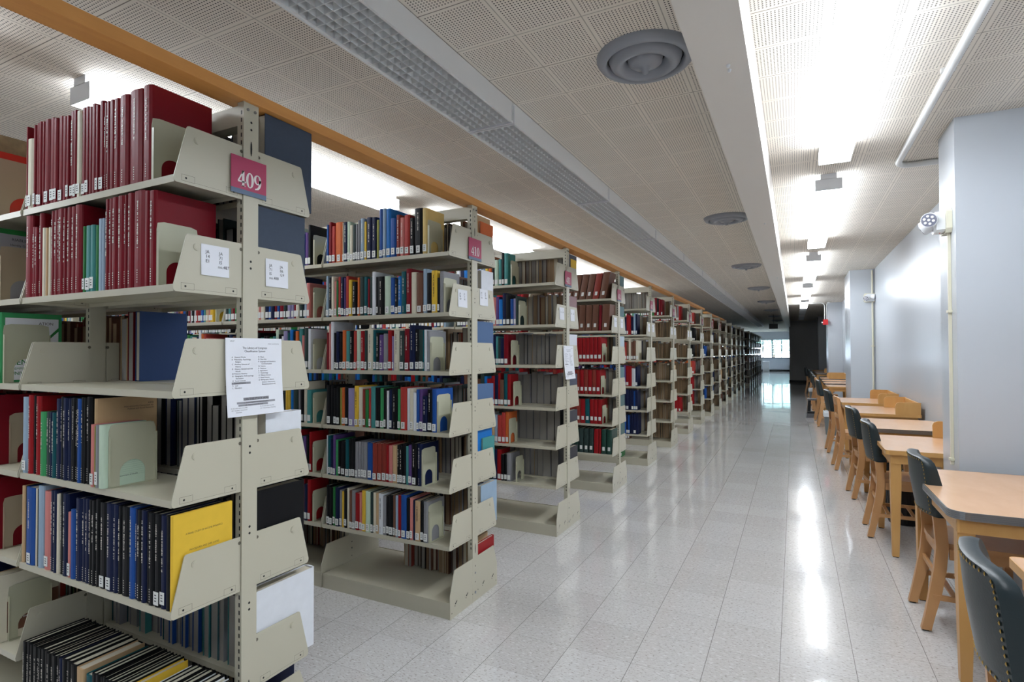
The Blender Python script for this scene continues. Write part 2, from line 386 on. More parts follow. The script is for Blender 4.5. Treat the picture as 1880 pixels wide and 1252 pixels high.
# louvered (unlit) fixtures over the cross aisle
def louver_meshes(L):
    h = L/2; x0, x1 = -.142, .142
    a = MB(); a.box(x0+.012, x1-.012, -h, h, -.045, -.003, M_fixgrey); a.box(x0, x0+.012, -h, h, -.118, -.003, M_louv); a.box(x1-.012, x1, -h, h, -.118, -.003, M_louv)
    a.box(x0-.004, x0+.002, -h, h, -.122, -.112, M_louv); a.box(x1-.002, x1+.004, -h, h, -.122, -.112, M_louv)
    g = MB(); n = int(L/.045)
    for i in range(n):
        y = -h + L*(i+.5)/n; g.box(x0+.012, x1-.012, y-.001, y+.001, -.116, -.076, M_louv)
    for i in range(1, 6):
        x = x0+.012+(x1-x0-.024)*i/6; g.box(x-.001, x+.001, -h, h, -.116, -.076, M_louv)
    e = MB(); e.box(x0-.004, x1+.004, -h, -h+.012, -.124, -.02, M_fixgrey); e2 = MB(); e2.box(x0-.004, x1+.004, h-.012, h, -.124, -.02, M_fixgrey)
    tb = MB(); 
    for s in (-.07, .07): tb.tube([(s, -h+.05, -.062), (s, h-.05, -.062)], .012, M_lampoff, 8)
    return a.mesh('housing'), g.mesh('louver_grid'), e.mesh('end_cap'), e2.mesh('end_cap'), tb.mesh('tube')
LM = louver_meshes(1.78)
y = -2.62; i = 0
while y < 31:
    t = empty('louvered_light', (-1.527, y+.9, CZ)); tag(t, 'unlit louvered ceiling fixture, %s from the near end of the row along the stack ends' % nth(i), 'light', 'louvered fixtures along the stack ends')
    for me in LM: place(me, me.name.split('.')[0], t)
    y += 1.79; i += 1
# round diffusers
prof_o = [(.176, -.004), (.18, -.03), (.19, -.036), (.21, -.03), (.225, -.012), (.228, 0)]
prof_m = [(.168, -.012), (.160, -.034), (.14, -.05), (.112, -.046), (.098, -.02), (.09, .0)]
prof_c = [(.082, -.002), (.078, -.03), (.06, -.044), (.032, -.052), (.02, -.062), (.014, -.078), (.006, -.084), (0, -.085)]
def mk_diff():
    a = MB(); a.lathe([(.0, -.002), (.2, -.0015)], 0, 0, M_black, 48); A = a.mesh('throat')
    a = MB(); a.lathe(prof_o, 0, 0, M_diff, 48); B = a.mesh('outer_ring')
    a = MB(); a.lathe(prof_m, 0, 0, M_diff, 48); D = a.mesh('middle_ring')
    a = MB(); a.lathe(prof_c, 0, 0, M_diff, 48); E = a.mesh('centre_cone')
    return A, B, D, E
DM = mk_diff()
for i, yy in enumerate((-.95, 2.615, 6.16, 9.74, 13.28, 16.95, 20.5, 24.1, 27.6)):
    t = empty('ceiling_diffuser', (-.615 if i < 3 else -.68, yy, CZ))
    tag(t, ['round grey ceiling air diffuser behind the viewpoint', 'largest round grey ceiling air diffuser, beside the beam near the top', 'second round grey air diffuser along the beam', 'third round grey air diffuser along the beam', 'fourth round grey air diffuser along the beam', 'fifth round grey air diffuser along the beam', 'sixth round grey air diffuser along the beam, in the dark part', 'seventh round grey air diffuser along the beam, in the dark part', 'round grey air diffuser nearest the far window'][i], 'air vent', 'round air diffusers beside the beam')
    for me in DM: place(me, me.name.split('.')[0], t)

# ---------------------------------------------------------------- pipes and wall devices
M_pipe = mat('pipe_paint', (214, 214, 212), .4); M_cream = mat('cream_plastic', (222, 218, 196), .4)
def bend(p0, p1, p2, r, n=6):
    p0, p1, p2 = Vector(p0), Vector(p1), Vector(p2); d0 = (p0-p1).normalized(); d1 = (p2-p1).normalized()
    return [p1 + d0*r*(1-t)**2 + d1*r*t**2 for t in [k/n for k in range(n+1)]]
a = MB(); P = [(.69, -2.5, 2.797)] + bend((.69, 0, 2.797), (.69, 4.97, 2.797), (1.3, 4.97, 2.797), .12) + [(1.22, 4.97, 2.797)]
a.tube(P, .021, M_pipe, 14)
for yy in (.8, 3.4): a.box(.66, .72, yy-.012, yy+.012, 2.80, 2.8195, M_pipe)
tag(a.build('ceiling_pipe'), 'white painted pipe along the ceiling bending into the wall behind the nearest column', 'pipe')
a = MB(); a.box(.849, .864, 4.262, 4.282, .73, 2.16, M_cream); a.box(.842, .8645, 4.25, 4.29, 1.66, 1.675, M_cream); a.box(.842, .8645, 4.25, 4.29, .755, .77, M_cream)
tag(a.build('wall_conduit'), 'cream surface conduit running down the nearest column from the emergency light', 'conduit')
a = MB(); a.tube([(1.19, 11.18, 0.02), (1.19, 11.18, 2.3), (1.19, 11.18, 2.8)], .014, M_cream, 8); a.box(1.165, 1.215, 11.165, 11.199, 1.5, 1.52, M_cream)
tag(a.build('wall_conduit'), 'thin cream conduit in the corner of the second column', 'conduit')
def emergency_light(loc, rz, label):
    t = empty('emergency_light', loc, rz); tag(t, label, 'light')
    a = MB(); a.prism([(-.085, -.05), (-.07, -.075), (.07, -.075), (.085, -.05), (.085, .05), (.07, .075), (-.07, .075), (-.085, .05)], 'x', -.03, 0, M_cream); a.build('back_box', t)
    a = MB(); a.prism([(-.07, -.055), (-.05, -.065), (.05, -.065), (.07, -.055), (.07, .04), (.04, .062), (-.04, .062), (-.07, .04)], 'x', -.075, -.031, M_white)
    a.box(-.05, -.045, -.012, .012, -.066, -.0655, mat('indicator_red', (230, 70, 40), .4)); a.build('housing', t)
    for s in (-1, 1):
        h = MB(); c = Vector((-.105, s*.052, -.01 if s > 0 else .012)); d = Vector((-.35, -.9, -.12)).normalized() if s < 0 else Vector((-.8, .5, -.4)).normalized()
        h.tube([c - d*.035, c - d*.01, c + d*.022], [.028, .042, .045], M_white, 20); ho = h.build('lamp_head', t)
        g = MB(); g.tube([c + d*.0225, c + d*.026], .040, mat('reflector', (150, 152, 170), .25, metal=.6), 20)
        u = d.orthogonal().normalized(); v = d.cross(u)
        for k in range(7):
            q = c + d*.027 + (u*math.cos(k*2*math.pi/6) + v*math.sin(k*2*math.pi/6))*(.024 if k < 6 else 0); g.tube([q, q+d*.003], .008, M_white, 8)
        g.build('lamp_lens', ho)
    return t
emergency_light((.864, 4.30, 2.225), 0, 'white twin-head emergency light on the near corner of the nearest column')
emergency_light((1.15, 11.199, 2.33), math.radians(90), 'small white emergency light high on the second column')
a = MB(); a.box(.74, .864, 18.16, 18.29, 2.18, 2.33, mat('alarm_red', (200, 30, 35), .4)); a.box(.70, .74, 18.2, 18.25, 2.235, 2.265, M_white)
tag(a.build('fire_alarm'), 'red fire alarm box with a white strobe at the corner of the third column', 'alarm')
a = MB(); P = [(-.14, 18.1, 2.80)] + bend((-.14, 18.1, 2.80), (.78, 18.1, 2.80), (.78, 18.1, 2.3), .12) + [(.78, 18.18, 2.335)]
a.tube(P, .012, M_pipe, 8); tag(a.build('ceiling_conduit'), 'thin conduit crossing the far ceiling and dropping to the red alarm box', 'conduit')
a = MB(); P = [(.90, 18.0, 2.80), (.84, 18.05, 2.79), (.83, 18.2, 2.7), (.83, 18.25, 2.34)]; a.tube(P[:1] + P[1:], .01, M_pipe, 8); tag(a.build('ceiling_conduit'), 'short conduit running down the corner of the third column', 'conduit')
a = MB(); a.box(-.84, -.54, 23.0, 23.04, 2.27, 2.46, M_black); a.tube([(-.69, 23.02, 2.46), (-.69, 23.02, 2.819)], .01, M_black, 8)
tag(a.build('exit_sign'), 'dark rectangular exit sign hanging from the ceiling far down the aisle', 'sign')

# ---------------------------------------------------------------- tables
def rrect(x0, x1, y0, y1, r, n=6):
    P = []
    for cx, cy, a0 in ((x1-r, y1-r, 0), (x0+r, y1-r, 90), (x0+r, y0+r, 180), (x1-r, y0+r, 270)):
        for k in range(n+1):
            t = math.radians(a0 + 90*k/n); P.append((cx+r*math.cos(t), cy+r*math.sin(t)))
    return P
def make_table(x0, x1, y0, y1, metal, label, top=.742):
    t = empty('study_table', ((x0+x1)/2, (y0+y1)/2, 0)); tag(t, label, 'table', 'study tables along the wall')
    hx, hy = (x1-x0)/2, (y1-y0)/2; r = .07 if metal else .025
    a = MB(); a.prism(rrect(-hx+.003, hx-.003, -hy+.003, hy-.003, r), 'z', top-.03, top, M_lam); a.build('tabletop', t)
    a = MB(); inner = rrect(-hx+.003, hx-.003, -hy+.003, hy-.003, r); outer = rrect(-hx, hx, -hy, hy, r)
    inner.append(inner[0]); outer.append(outer[0])
    a.strip(inner, outer, 'z', top-(.034 if metal else .03), top+.0005, M_steel if metal else M_maple)
    if metal:
        for dz in (.010, .018, .026):
            o2 = rrect(-hx-.0012, hx+.0012, -hy-.0012, hy+.0012, r); o2.append(o2[0]); a.strip(outer, o2, 'z', top-dz-.002, top-dz+.002, M_steel)
    a.build('edge_band', t)
    ins = .03
    a = MB(); a.prism(rrect(-hx+ins, hx-ins, -hy+ins, -hy+ins+.022, .008, 3), 'z', top-.095, top-.03, M_maple); a.build('apron', t)
    a = MB(); a.box(-hx+ins, hx-ins, hy-ins-.022, hy-ins, top-.095, top-.03, M_maple); a.build('apron', t)
    for s in (-1, 1):
        a = MB(); x = s*(hx-ins-.011); a.box(x-.011, x+.011, -hy+ins+.022, hy-ins-.022, top-.095, top-.03, M_maple); a.build('apron', t)
    for sx in (-1, 1):
        for sy in (-1, 1):
            a = MB(); cx, cy = sx*(hx-.062), sy*(hy-.068)
            a.sweep([(cx+sx*.006, cy+sy*.006, 0.006, .020, .020), (cx, cy, top-.25, .031, .031), (cx, cy, top-.03, .031, .031)], M_maple)
            a.box(cx+sx*.006-.016, cx+sx*.006+.016, cy+sy*.006-.016, cy+sy*.006+.016, 0, .006, M_rubber); a.build('leg', t)
    return t
TB = [(.625, 1.19, 1.50, 2.41, False, 'wooden study table at the bottom right corner, mostly outside the view'),
      (.585, 1.20, 2.97, 3.99, True, 'nearest full study table, rounded corner and ribbed metal edge band'),
      (.555, 1.20, 4.60, 5.44, False, 'study table with plain wooden edge just beyond the nearest column'),
      (.58, 1.20, 5.84, 6.72, True, 'metal-edged study table, third along the wall, rounded far corner'),
      (.565, 1.20, 7.22, 8.20, False, 'wooden-edged study table carrying the nearer full book rack'),
      (.555, 1.20, 8.60, 9.52, False, 'last study table before the second column, with a book rack'),
      (.56, 1.19, 12.40, 13.04, False, 'study table directly beyond the second column'),
      (.56, 1.19, 13.58, 14.22, True, 'metal-edged study table, second beyond the second column'),
      (.57, 1.19, 14.5, 15.3, True, 'metal-edged study table, third beyond the second column'),
      (.58, 1.19, 15.8, 16.7, True, 'metal-edged study table with a small rack before the third column'),
      (.58, 1.19, 19.7, 20.6, True, 'study table in shadow directly beyond the third column'),
      (.58, 1.19, 21.1, 22.0, True, 'study table in shadow, second beyond the third column'),
      (.58, 1.19, 22.5, 23.4, False, 'study table in shadow farthest along the wall')]
for q in TB: make_table(*q)
def make_rack(y0, y1, label, sides=(0, 1), wood=None, z=.7425, x0=.965, x1=1.19, h=.13):
    W = wood or M_maple
    t = empty('book_rack', (1.08, (y0+y1)/2, z)); tag(t, label, 'book rack', 'wooden book racks on the tables')
    hy = (y1-y0)/2; P = [(x0-1.08, 0), (x1-1.08, 0), (x1-1.08, h), (x0-1.08+.035, h), (x0-1.08+.01, h-.01), (x0-1.08, h-.035)]
    for s in sides:
        a = MB(); y = -hy if s == 0 else hy-.018; a.prism(P, 'y', y, y+.018, W); a.build('side_panel', t)
    a = MB(); a.box(x1-1.08-.018, x1-1.08, -hy+.0185, hy-.0185, 0, h*.96, W); a.build('back_panel', t)
make_rack(4.80, 5.43, 'wooden book rack on the table behind the nearest column')
make_rack(7.225, 8.10, 'nearer of the two full wooden book racks against the wall')
make_rack(8.62, 9.5, 'farther of the two full wooden book racks against the wall')
make_rack(15.85, 16.6, 'small wooden rack on the table before the third column', x0=.75, x1=1.15)
make_rack(19.9, 20.5, 'dark wooden rack on the table in shadow', x0=.85, x1=1.15)

# ---------------------------------------------------------------- chairs (face +X, origin on the floor between the rear feet)
def rear_path(y, lean=0):
    pts = [(-.03, 0.008), (-.012, .09), (.012, .2), (.032, .32), (.042, .43), (.036, .53), (.022, .65), (.004, .78), (-.008, .86)]
    return pts
def leg_mesh(sy, tall):
    a = MB(); W = .0165
    secs = []
    for x, z in (rear_path(0) if tall else [p for p in rear_path(0) if p[1] < .6] + [(.029, .60)]):
        d = .026 if z > .1 else .021
        if z > .7: d = .016
        secs.append((x, sy*.172 + (sy*.006 if z < .2 else 0), z, d, W))
    a.sweep(secs, M_chairwood); a.box(-.045, -.017, sy*.178-.012, sy*.178+.012, 0, .009, M_rubber); return a.mesh('rear_leg')
def chair_meshes():
    D = {}
    D['rl'] = {g: [leg_mesh(-1, not g), leg_mesh(1, not g)] for g in (True, False)}
    D['fl'] = []
    for s in (-1, 1):
        a = MB(); a.sweep([(.40, s*.19, 0.0, .013, .013), (.395, s*.19, .2, .017, .017), (.39, s*.188, .425, .018, .018)], M_chairwood); D['fl'].append(a.mesh('front_leg'))
    a = MB(); P = [(.03, -.165), (.2, -.205), (.40, -.215), (.435, -.19), (.44, 0), (.435, .19), (.40, .215), (.2, .205), (.03, .165), (.015, .1), (.01, 0), (.015, -.1)]
    a.prism(P, 'z', .427, .452, M_chairwood); D['seat'] = a.mesh('seat')
    a = MB()
    a.box(.07, .38, -.19, -.172, .375, .427, M_chairwood); a.box(.07, .38, .172, .19, .375, .427, M_chairwood); a.box(.372, .39, -.17, .17, .375, .427, M_chairwood); a.box(.03, .05, -.156, .156, .375, .427, M_chairwood)
    D['apron'] = a.mesh('seat_rail')
    D['st'] = []
    for s in (-1, 1):
        a = MB(); a.box(.0, .40, s*.184-.008, s*.184+.008, .165, .19, M_chairwood); D['st'].append(a.mesh('side_stretcher'))
    a = MB(); a.box(.015, .03, -.157, .157, .265, .29, M_chairwood); D['cr'] = a.mesh('rear_stretcher')
    a = MB()
    for k in range(4):
        x = .09 + .08*k; a.box(x-.012, x+.012, -.175, .175, .183, .192, M_chairwood)
    D['rackslats'] = a.mesh('slat_shelf')
    # curved upholstered back: grid wrapped front/back
    def back(z0, z1, th, W, Mv, lean, bow, nails, name, wedge=0.0):
        a = MB(); ny, nz = 14, 6
        def P(v, t, side):
            y = W*(v-.5); z = z0 + (z1-z0)*t
            rc = 0
            if t > .8 and abs(v-.5) > .4: rc = (abs(v-.5)-.4)/.1 * (t-.8)/.2 * .02
            x = -.012 - lean*(z-z0)/(z1-z0) + .03 - bow*(1-(2*(v-.5))**2)
            bulge = .006*math.sin(math.pi*min(1, max(0, v)))*math.sin(math.pi*t)
            x += (th/2 + bulge) * side + (wedge*(1-t) if side > 0 else 0) + wedge*.25
            return (x, y, z - rc)
        for side in (-1, 1):
            vs = [P(i/ny, j/nz, side) for j in range(nz+1) for i in range(ny+1)]
            fs = [((j*(ny+1)+i), (j*(ny+1)+i+1), ((j+1)*(ny+1)+i+1), ((j+1)*(ny+1)+i)) for j in range(nz) for i in range(ny)]
            if side > 0: fs = [tuple(f) for f in fs]
            else: fs = [tuple(reversed(f)) for f in fs]
            a.add(vs, fs, Mv, True)
        rim = [(i/ny, 0) for i in range(ny)] + [(1, j/nz) for j in range(nz)] + [(1-i/ny, 1) for i in range(ny)] + [(0, 1-j/nz) for j in range(nz)]
        n = len(rim); L = []
        for kk, s in enumerate((-1, -.7, 0, .7, 1)):
            for (v, t) in rim:
                x, y, z = P(v, t, s); e = .005*(1-s*s)
                if v == 0: y -= e
                if v == 1: y += e
                if t == 1: z += e
                if t == 0: z -= e
                L.append((x, y, z))
        a.add(L, [(k*n+i, k*n+(i+1) % n, (k+1)*n+(i+1) % n, (k+1)*n+i) for k in range(4) for i in range(n)], Mv, True)
        me = a.mesh(name); nm = None
        if nails:
            g = MB()
            N = [(v, .965) for v in [.04+.92*k/15 for k in range(16)]] + [(.03, .93-.88*k/13) for k in range(14)] + [(.97, .93-.88*k/13) for k in range(14)] + [(v, .03) for v in [.06+.88*k/14 for k in range(15)]]
            for v, t in N:
                x, y, z = P(v, t, -1); x -= .001
                r = .0058
                vs = [(x, y+r*math.cos(q), z+r*math.sin(q)) for q in [2*math.pi*k/8 for k in range(8)]] + [(x-.003, y, z)]
                g.add(vs, [(k, 8, (k+1) % 8) for k in range(8)], M_brass, True)
            nm = g.mesh('brass_nails')
        return me, nm
    D['back'], D['nails'] = back(.585, .872, .046, .378, M_vinyl, .035, .036, True, 'backrest', .034)
    D['wback'], _ = back(.775, .872, .018, .345, M_chairwood, .01, .03, False, 'crest_rail')
    D['wmid'], _ = back(.62, .665, .014, .33, M_chairwood, .0, .025, False, 'back_slat')
    return D
CH = chair_meshes()
def make_chair(x, y, rz, green, label):
    t = empty('library_chair', (x, y, 0), math.radians(rz)); tag(t, label, 'chair', 'chairs at the study tables')
    for me in CH['rl'][green]: place(me, 'rear_leg', t)
    for me in CH['fl']: place(me, 'front_leg', t)
    place(CH['seat'], 'seat', t); place(CH['apron'], 'seat_rail', t)
    for me in CH['st']: place(me, 'side_stretcher', t)
    place(CH['cr'], 'rear_stretcher', t); place(CH['rackslats'], 'slat_shelf', t)
    if green:
        b = place(CH['back'], 'backrest', t); place(CH['nails'], 'brass_nails', b)
    else:
        place(CH['wback'], 'crest_rail', t); place(CH['wmid'], 'back_slat', t)
chairs = [(.475, 1.95, -3, True, 'nearest chair, dark green nailed vinyl back filling the bottom right corner'),
          (.615, 3.69, 0, True, 'dark green backed wooden chair pushed under the metal-edged nearest full table'),
          (.535, 5.24, 0, True, 'green backed wooden chair at the table just beyond the nearest column'),
          (.515, 6.47, 4, True, 'dark backed wooden chair at the third table, partly behind another chair'),
          (.455, 7.90, 3, False, 'all-wood chair with a crest rail, among the green backed ones'),
          (.435, 9.18, 2, True, 'green backed chair at the last table before the second column'),
          (.42, 12.2, 0, True, 'green backed chair just beyond the second column'),
          (.40, 13.3, 0, False, 'tall all-wood chair beyond the second column'),
          (.42, 14.5, 0, True, 'green backed chair third beyond the second column'),
          (.42, 15.7, 0, True, 'green backed chair fourth beyond the second column'),
          (.42, 17.0, 0, True, 'dark backed chair before the third column'),
          (.42, 20.1, 0, True, 'chair in shadow nearest the third column'),
          (.36, 21.6, -4, True, 'farthest chair in shadow along the wall')]
for q in chairs: make_chair(*q)

# ---------------------------------------------------------------- bins and step stool
M_bin = mat('bin_grey', (112, 118, 120), .5); M_bind = mat('bin_black', (28, 28, 30), .5); M_liner = mat('bin_liner', (214, 220, 224), .35)
def make_bin(x, y, r, h, Mb, liner, label):
    t = empty('waste_bin', (x, y, 0)); tag(t, label, 'waste bin', 'waste bins by the tables')
    a = MB(); a.lathe([(0, .0), (r*.78, 0), (r*.8, .01), (r, h), (r*1.04, h+.005), (r*1.04, h+.012), (r*.97, h+.012), (r*.78, .02), (0, .02)], 0, 0, Mb, 28)
    if Mb is M_bind:
        for k in range(28):
            q = 2*math.pi*k/28; a.tube([(r*.805*math.cos(q), r*.805*math.sin(q), .02), (r*.99*math.cos(q), r*.99*math.sin(q), h-.01)], .004, Mb, 5)
    a.build('bucket', t)
    if liner:
        a = MB(); rr = random.Random(3); pr = []
        n = 28; vs = []
        for i, (ra, z) in enumerate([(r*.96, h-.03), (r*1.0, h+.02), (r*1.06, h+.02), (r*1.08, h-.02), (r*1.06, h-.075)]):
            vs += [((ra+rr.uniform(-.003, .004))*math.cos(2*math.pi*k/n), (ra+rr.uniform(-.003, .004))*math.sin(2*math.pi*k/n), z+rr.uniform(-.006, .006)) for k in range(n)]
        a.add(vs, [(i*n+k, i*n+(k+1) % n, (i+1)*n+(k+1) % n, (i+1)*n+k) for i in range(4) for k in range(n)], M_liner, True); a.build('liner', t)
make_bin(.80, 5.62, .14, .30, M_bind, False, 'black ribbed waste bin under the tables beyond the nearest column')
make_bin(.56, 11.0, .12, .38, M_bin, True, 'grey waste bin with a pale liner before the second column')
make_bin(.50, 17.6, .15, .38, M_bin, True, 'grey waste bin with a pale liner farther along near the third column')
make_bin(.78, 2.66, .13, .33, M_bin, True, 'waste bin with a white liner partly hidden by the nearest chair')
make_bin(.85, 7.0, .14, .30, M_bind, False, 'black waste bin beneath the all-wood chair and table')
t = empty('step_stool', (.355, 13.75, 0)); tag(t, 'black and grey plastic step stool standing on the floor by the chairs', 'step stool')
M_sg = mat('stool_grey', (104, 106, 112), .5)
a = MB(); a.prism([(-.14, 0), (.14, 0), (.122, .09), (-.122, .09)], 'y', -.20, .16, M_sg); a.build('base', t)
a = MB(); a.box(-.12, .12, -.205, -.06, .0905, .13, M_rubber); a.build('lower_step', t)
for s in (-1, 1):
    a = MB(); a.prism([(s*.118, .0905), (s*.055, .0905), (s*.045, .36), (s*.098, .36)], 'y', -.05, .155, M_rubber); a.build('side', t)
a = MB(); a.box(-.11, .11, -.06, .16, .3605, .395, M_sg); a.build('top_step', t)
a = MB(); a.box(-1.95, -1.55, 41.9, 42.3, 0, .72, M_white); a.box(-1.96, -1.54, 41.89, 42.31, .72, .74, M_white); tag(a.build('low_cabinet'), 'low white cabinet below the far window', 'cabinet')
# ---------------------------------------------------------------- bookstacks
XE = -1.645; PITCHX = .93; SP = 1.4887; Y410 = 2.7715
def YC(n): return Y410 + SP*(n-410)
LV = {409: [1.963, 1.633, 1.311, .985, .655, .306], 410: [1.970, 1.642, 1.322, .989, .687, .384]}
def levels(n): return LV.get(n, LV[410])
BASE = .083; HP = 2.274
def post_mesh():
    a = MB(); a.box(-.032, 0, -.029, .029, 0, HP, M_tan)
    z = .3
    while z < HP-.04:
        for s in (-1, 1):
            y = s*.0294; a.add([(-.014, y, z), (-.008, y, z), (-.008, y, z+.014), (-.014, y, z+.014)], [(0, 1, 2, 3)], M_black)
        z += .0254
    def dot(y, z, r=.0042, rz=None):
        rz = rz or r; a.add([(.0005, y+r*math.cos(q), z+rz*math.sin(q)) for q in [2*math.pi*k/10 for k in range(10)]], [tuple(range(10))], M_black)
    for z in (2.21, 2.185, 1.735, 1.712, 1.11, 1.088, .84, .818, .585, .563, .20): dot(0, z)
    dot(0, 2.12, .0038, .026); dot(0, .30, .0038, .03)
    for y in (-.014, .014): a.lathe([(0, 0)], 0, 0, M_steel, 3) if False else a.tube([(0, y, 2.25), (.003, y, 2.25)], .005, M_steel, 8)
    return a.mesh('upright_post')
def rail_mesh(): 
    a = MB(); a.box(-PITCHX+.0005, -.0325, -.024, .024, 2.198, 2.266, M_tan); return a.mesh('top_rail')
def bracket_mesh(s):
    a = MB(); P = [(.0305, -.022), (.254, -.022), (.260, -.017), (.262, -.008), (.222, .152), (.219, .157), (.213, .159), (.0305, .159)]
    P = [(s*p[0], p[1]) for p in P]
    a.prism(P, 'x', -.0015, .0015, M_tan)
    def q(y0, y1, z0, z1, M, x=.0019): a.add([(x, s*y0, z0), (x, s*y1, z0), (x, s*y1, z1), (x, s*y0, z1)], [(0, 1, 2, 3)], M)
    for y0 in (.196, .048):
        y1 = y0+.042
        q(y0, y1, -.014, -.0132, M_tand); q(y0, y1, .0052, .006, M_tand); q(y0, y0+.0008, -.014, .006, M_tand); q(y1-.0008, y1, -.014, .006, M_tand)
        c = y0+(.014 if y0 < .1 else .028)
        a.add([(.0022, s*c+.0034*math.cos(k*.785), -.004+.0034*math.sin(k*.785)) for k in range(8)], [tuple(range(8))], M_black)
    q(.09, .196, -.0125, -.0119, M_tand)
    a.tube([(.001, s*.188, .122), (.0035, s*.188, .122)], .0115, M_tan, 18); a.tube([(.0035, s*.188, .122), (.0045, s*.188, .122)], .0085, M_tan, 18)
    a.add([(.002, s*.034+.006*math.cos(k*.785), .139+.006*math.sin(k*.785)) for k in range(8)], [tuple(range(8))], M_tand)
    return a.mesh('end_bracket')
def shelf_mesh(s):
    a = MB(); x0, x1 = -PITCHX+.008, -.0095
    y = sorted((s*.034, s*.258)); a.box(x0, x1, y[0], y[1], -.004, 0, M_tan)
    y = sorted((s*.2555, s*.2585)); a.box(x0, x1, y[0], y[1], -.022, -.0002, M_tan)
    y = sorted((s*.034, s*.037)); a.box(x0, x1, y[0], y[1], -.02, -.0045, M_tan)
    return a.mesh('shelf')
def base_mesh():
    a = MB(); a.box(-PITCHX+.0055, -.0045, -.256, .256, 0, BASE, M_tan)
    a.box(-PITCHX+.0055, -.0045, -.258, -.2565, .07, BASE+.004, M_tan); a.box(-PITCHX+.0055, -.0045, .2565, .258, .07, BASE+.004, M_tan)
    return a.mesh('base_shelf')
def endpanel_mesh():
    a = MB(); P = [(-.262, 0), (.262, 0), (.262, .128), (.218, .25), (-.218, .25), (-.262, .128)]
    a.prism(P, 'x', -.004, -.0005, M_tan)
    for y in (-.205, -.092, .092, .205):
        a.add([(.0002, y-.012, .070), (.0002, y+.010, .074), (.0002, y+.012, .083), (.0002, y+.004, .080), (.0002, y-.002, .064)], [(0, 1, 2, 3, 4)], M_black)
        a.add([(.0002, y-.012, .055), (.0002, y-.007, .055), (.0002, y-.007, .062), (.0002, y-.012, .062)], [(0, 1, 2, 3)], M_black)
    for y, z in ((-.03, .05), (.03, .055), (0, .11), (-.245, .03), (.245, .03)):
        a.add([(.0002, y+.004*math.cos(k*.785), z+.004*math.sin(k*.785)) for k in range(8)], [tuple(range(8))], M_tand)
    a.tube([(-.001, 0, .05), (.002, 0, .05)], .008, M_steel, 8); a.tube([(-.001, 0, .16), (.002, 0, .16)], .006, M_steel, 8)
    return a.mesh('base_end_panel')
SM = dict(post=post_mesh(), rail=rail_mesh(), br={-1: bracket_mesh(-1), 1: bracket_mesh(1)}, sh={-1: shelf_mesh(-1), 1: shelf_mesh(1)}, base=base_mesh(), ep=endpanel_mesh())
def bookstack(n, nsec, label, skip=()):
    t = empty('bookstack', (XE, YC(n), 0)); tag(t, label, 'bookshelf', 'double-sided library bookstacks')
    for i in range(nsec+1):
        place(SM['post'], 'upright_post', t, (-PITCHX*i, 0, 0)); place(SM['ep'], 'base_end_panel', t, (-PITCHX*i, 0, 0))
    for i in range(nsec):
        place(SM['rail'], 'top_rail', t, (-PITCHX*i, 0, 0)); place(SM['base'], 'base_shelf', t, (-PITCHX*i, 0, 0))
        for s in (-1, 1):
            for li, z in enumerate(levels(n)):
                if (i, s, li) in skip: continue
                sh = place(SM['sh'][s], 'shelf', t, (-PITCHX*i, 0, z))
                place(SM['br'][s], 'end_bracket', sh, (-.0065, 0, 0)); place(SM['br'][s], 'end_bracket', sh, (-PITCHX+.0045, 0, 0))
    return t
NSEC = {409: 3, 410: 6, 411: 6, 412: 4}
order_words = {409: 'nearest bookstack, number 409, its upper shelves full of maroon volumes', 410: 'second bookstack, number 410, mixed bright books and an empty bottom shelf', 411: 'third bookstack, number 411, grey file folders behind its books', 412: 'fourth bookstack with large brown and red bound volumes', 413: 'fifth bookstack along the aisle, books on its bottom shelf too', 414: 'sixth bookstack along the aisle, mostly tan volumes', 415: 'seventh bookstack along the aisle, red books low down', 416: 'eighth bookstack along the aisle, orange-red and red volumes'}
STACKS = [n for n in range(409, 432) if n != 424]
for n in STACKS:
    lb = order_words.get(n) or ('%s bookstack along the aisle, ' % nth(n-409)) + ('dim tan volumes' if n < 421 else 'dark against the far window')
    bookstack(n, NSEC.get(n, 2 if n < 421 else 1), lb, skip=((0, -1, 5),) if n == 409 else ())
# wooden boards along the stack tops
for k, (x0, x1, y0, y1, lb) in enumerate(((-1.722, -1.633, -.9, 12.0, 'long pine board lying across the tops of the bookstack ends'), (-1.80, -1.71, 12.9, 16.4, 'short pine board on the far bookstacks'))):
    a = MB(); a.box(x0, x1, y0, y1, HP+.0005, HP+.039, M_oak); tag(a.build('wooden_board'), lb, 'board')

# ---------------------------------------------------------------- books
PAL = dict(m=(122, 12, 28), r=(150, 22, 28), R=(176, 62, 56), k=(13, 14, 17), n=(17, 27, 62), b=(32, 78, 150), B=(24, 112, 190), t=(16, 84, 92), T=(70, 140, 138),
           g=(44, 120, 62), G=(60, 150, 92), d=(46, 62, 60), c=(216, 209, 188), w=(222, 225, 230), y=(226, 186, 62), o=(206, 104, 52), p=(206, 128, 122), u=(92, 66, 124),
           l=(150, 172, 192), s=(136, 136, 140), f=(196, 164, 124), e=(112, 76, 60), v=(150, 150, 70), Y=(214, 186, 118), L=(146, 138, 178), P=(192, 212, 190), x=(140, 56, 46))
NAMES = dict(m='maroon', r='dark red', R='dusty red', k='black', n='navy blue', b='blue', B='bright blue', t='dark teal', T='teal green', g='green', G='bright green', d='dark grey-green', c='cream', w='white',
             y='yellow', o='orange', p='pink', u='purple', l='pale blue', s='grey', f='tan', e='brown', v='olive', Y='straw yellow', L='lavender', P='pale green', x='rust red')
BM = {k: mat('cover_' + NAMES[k].replace(' ', '_'), v, .45, noise=.06, nscale=30, spec=.22) for k, v in PAL.items()}
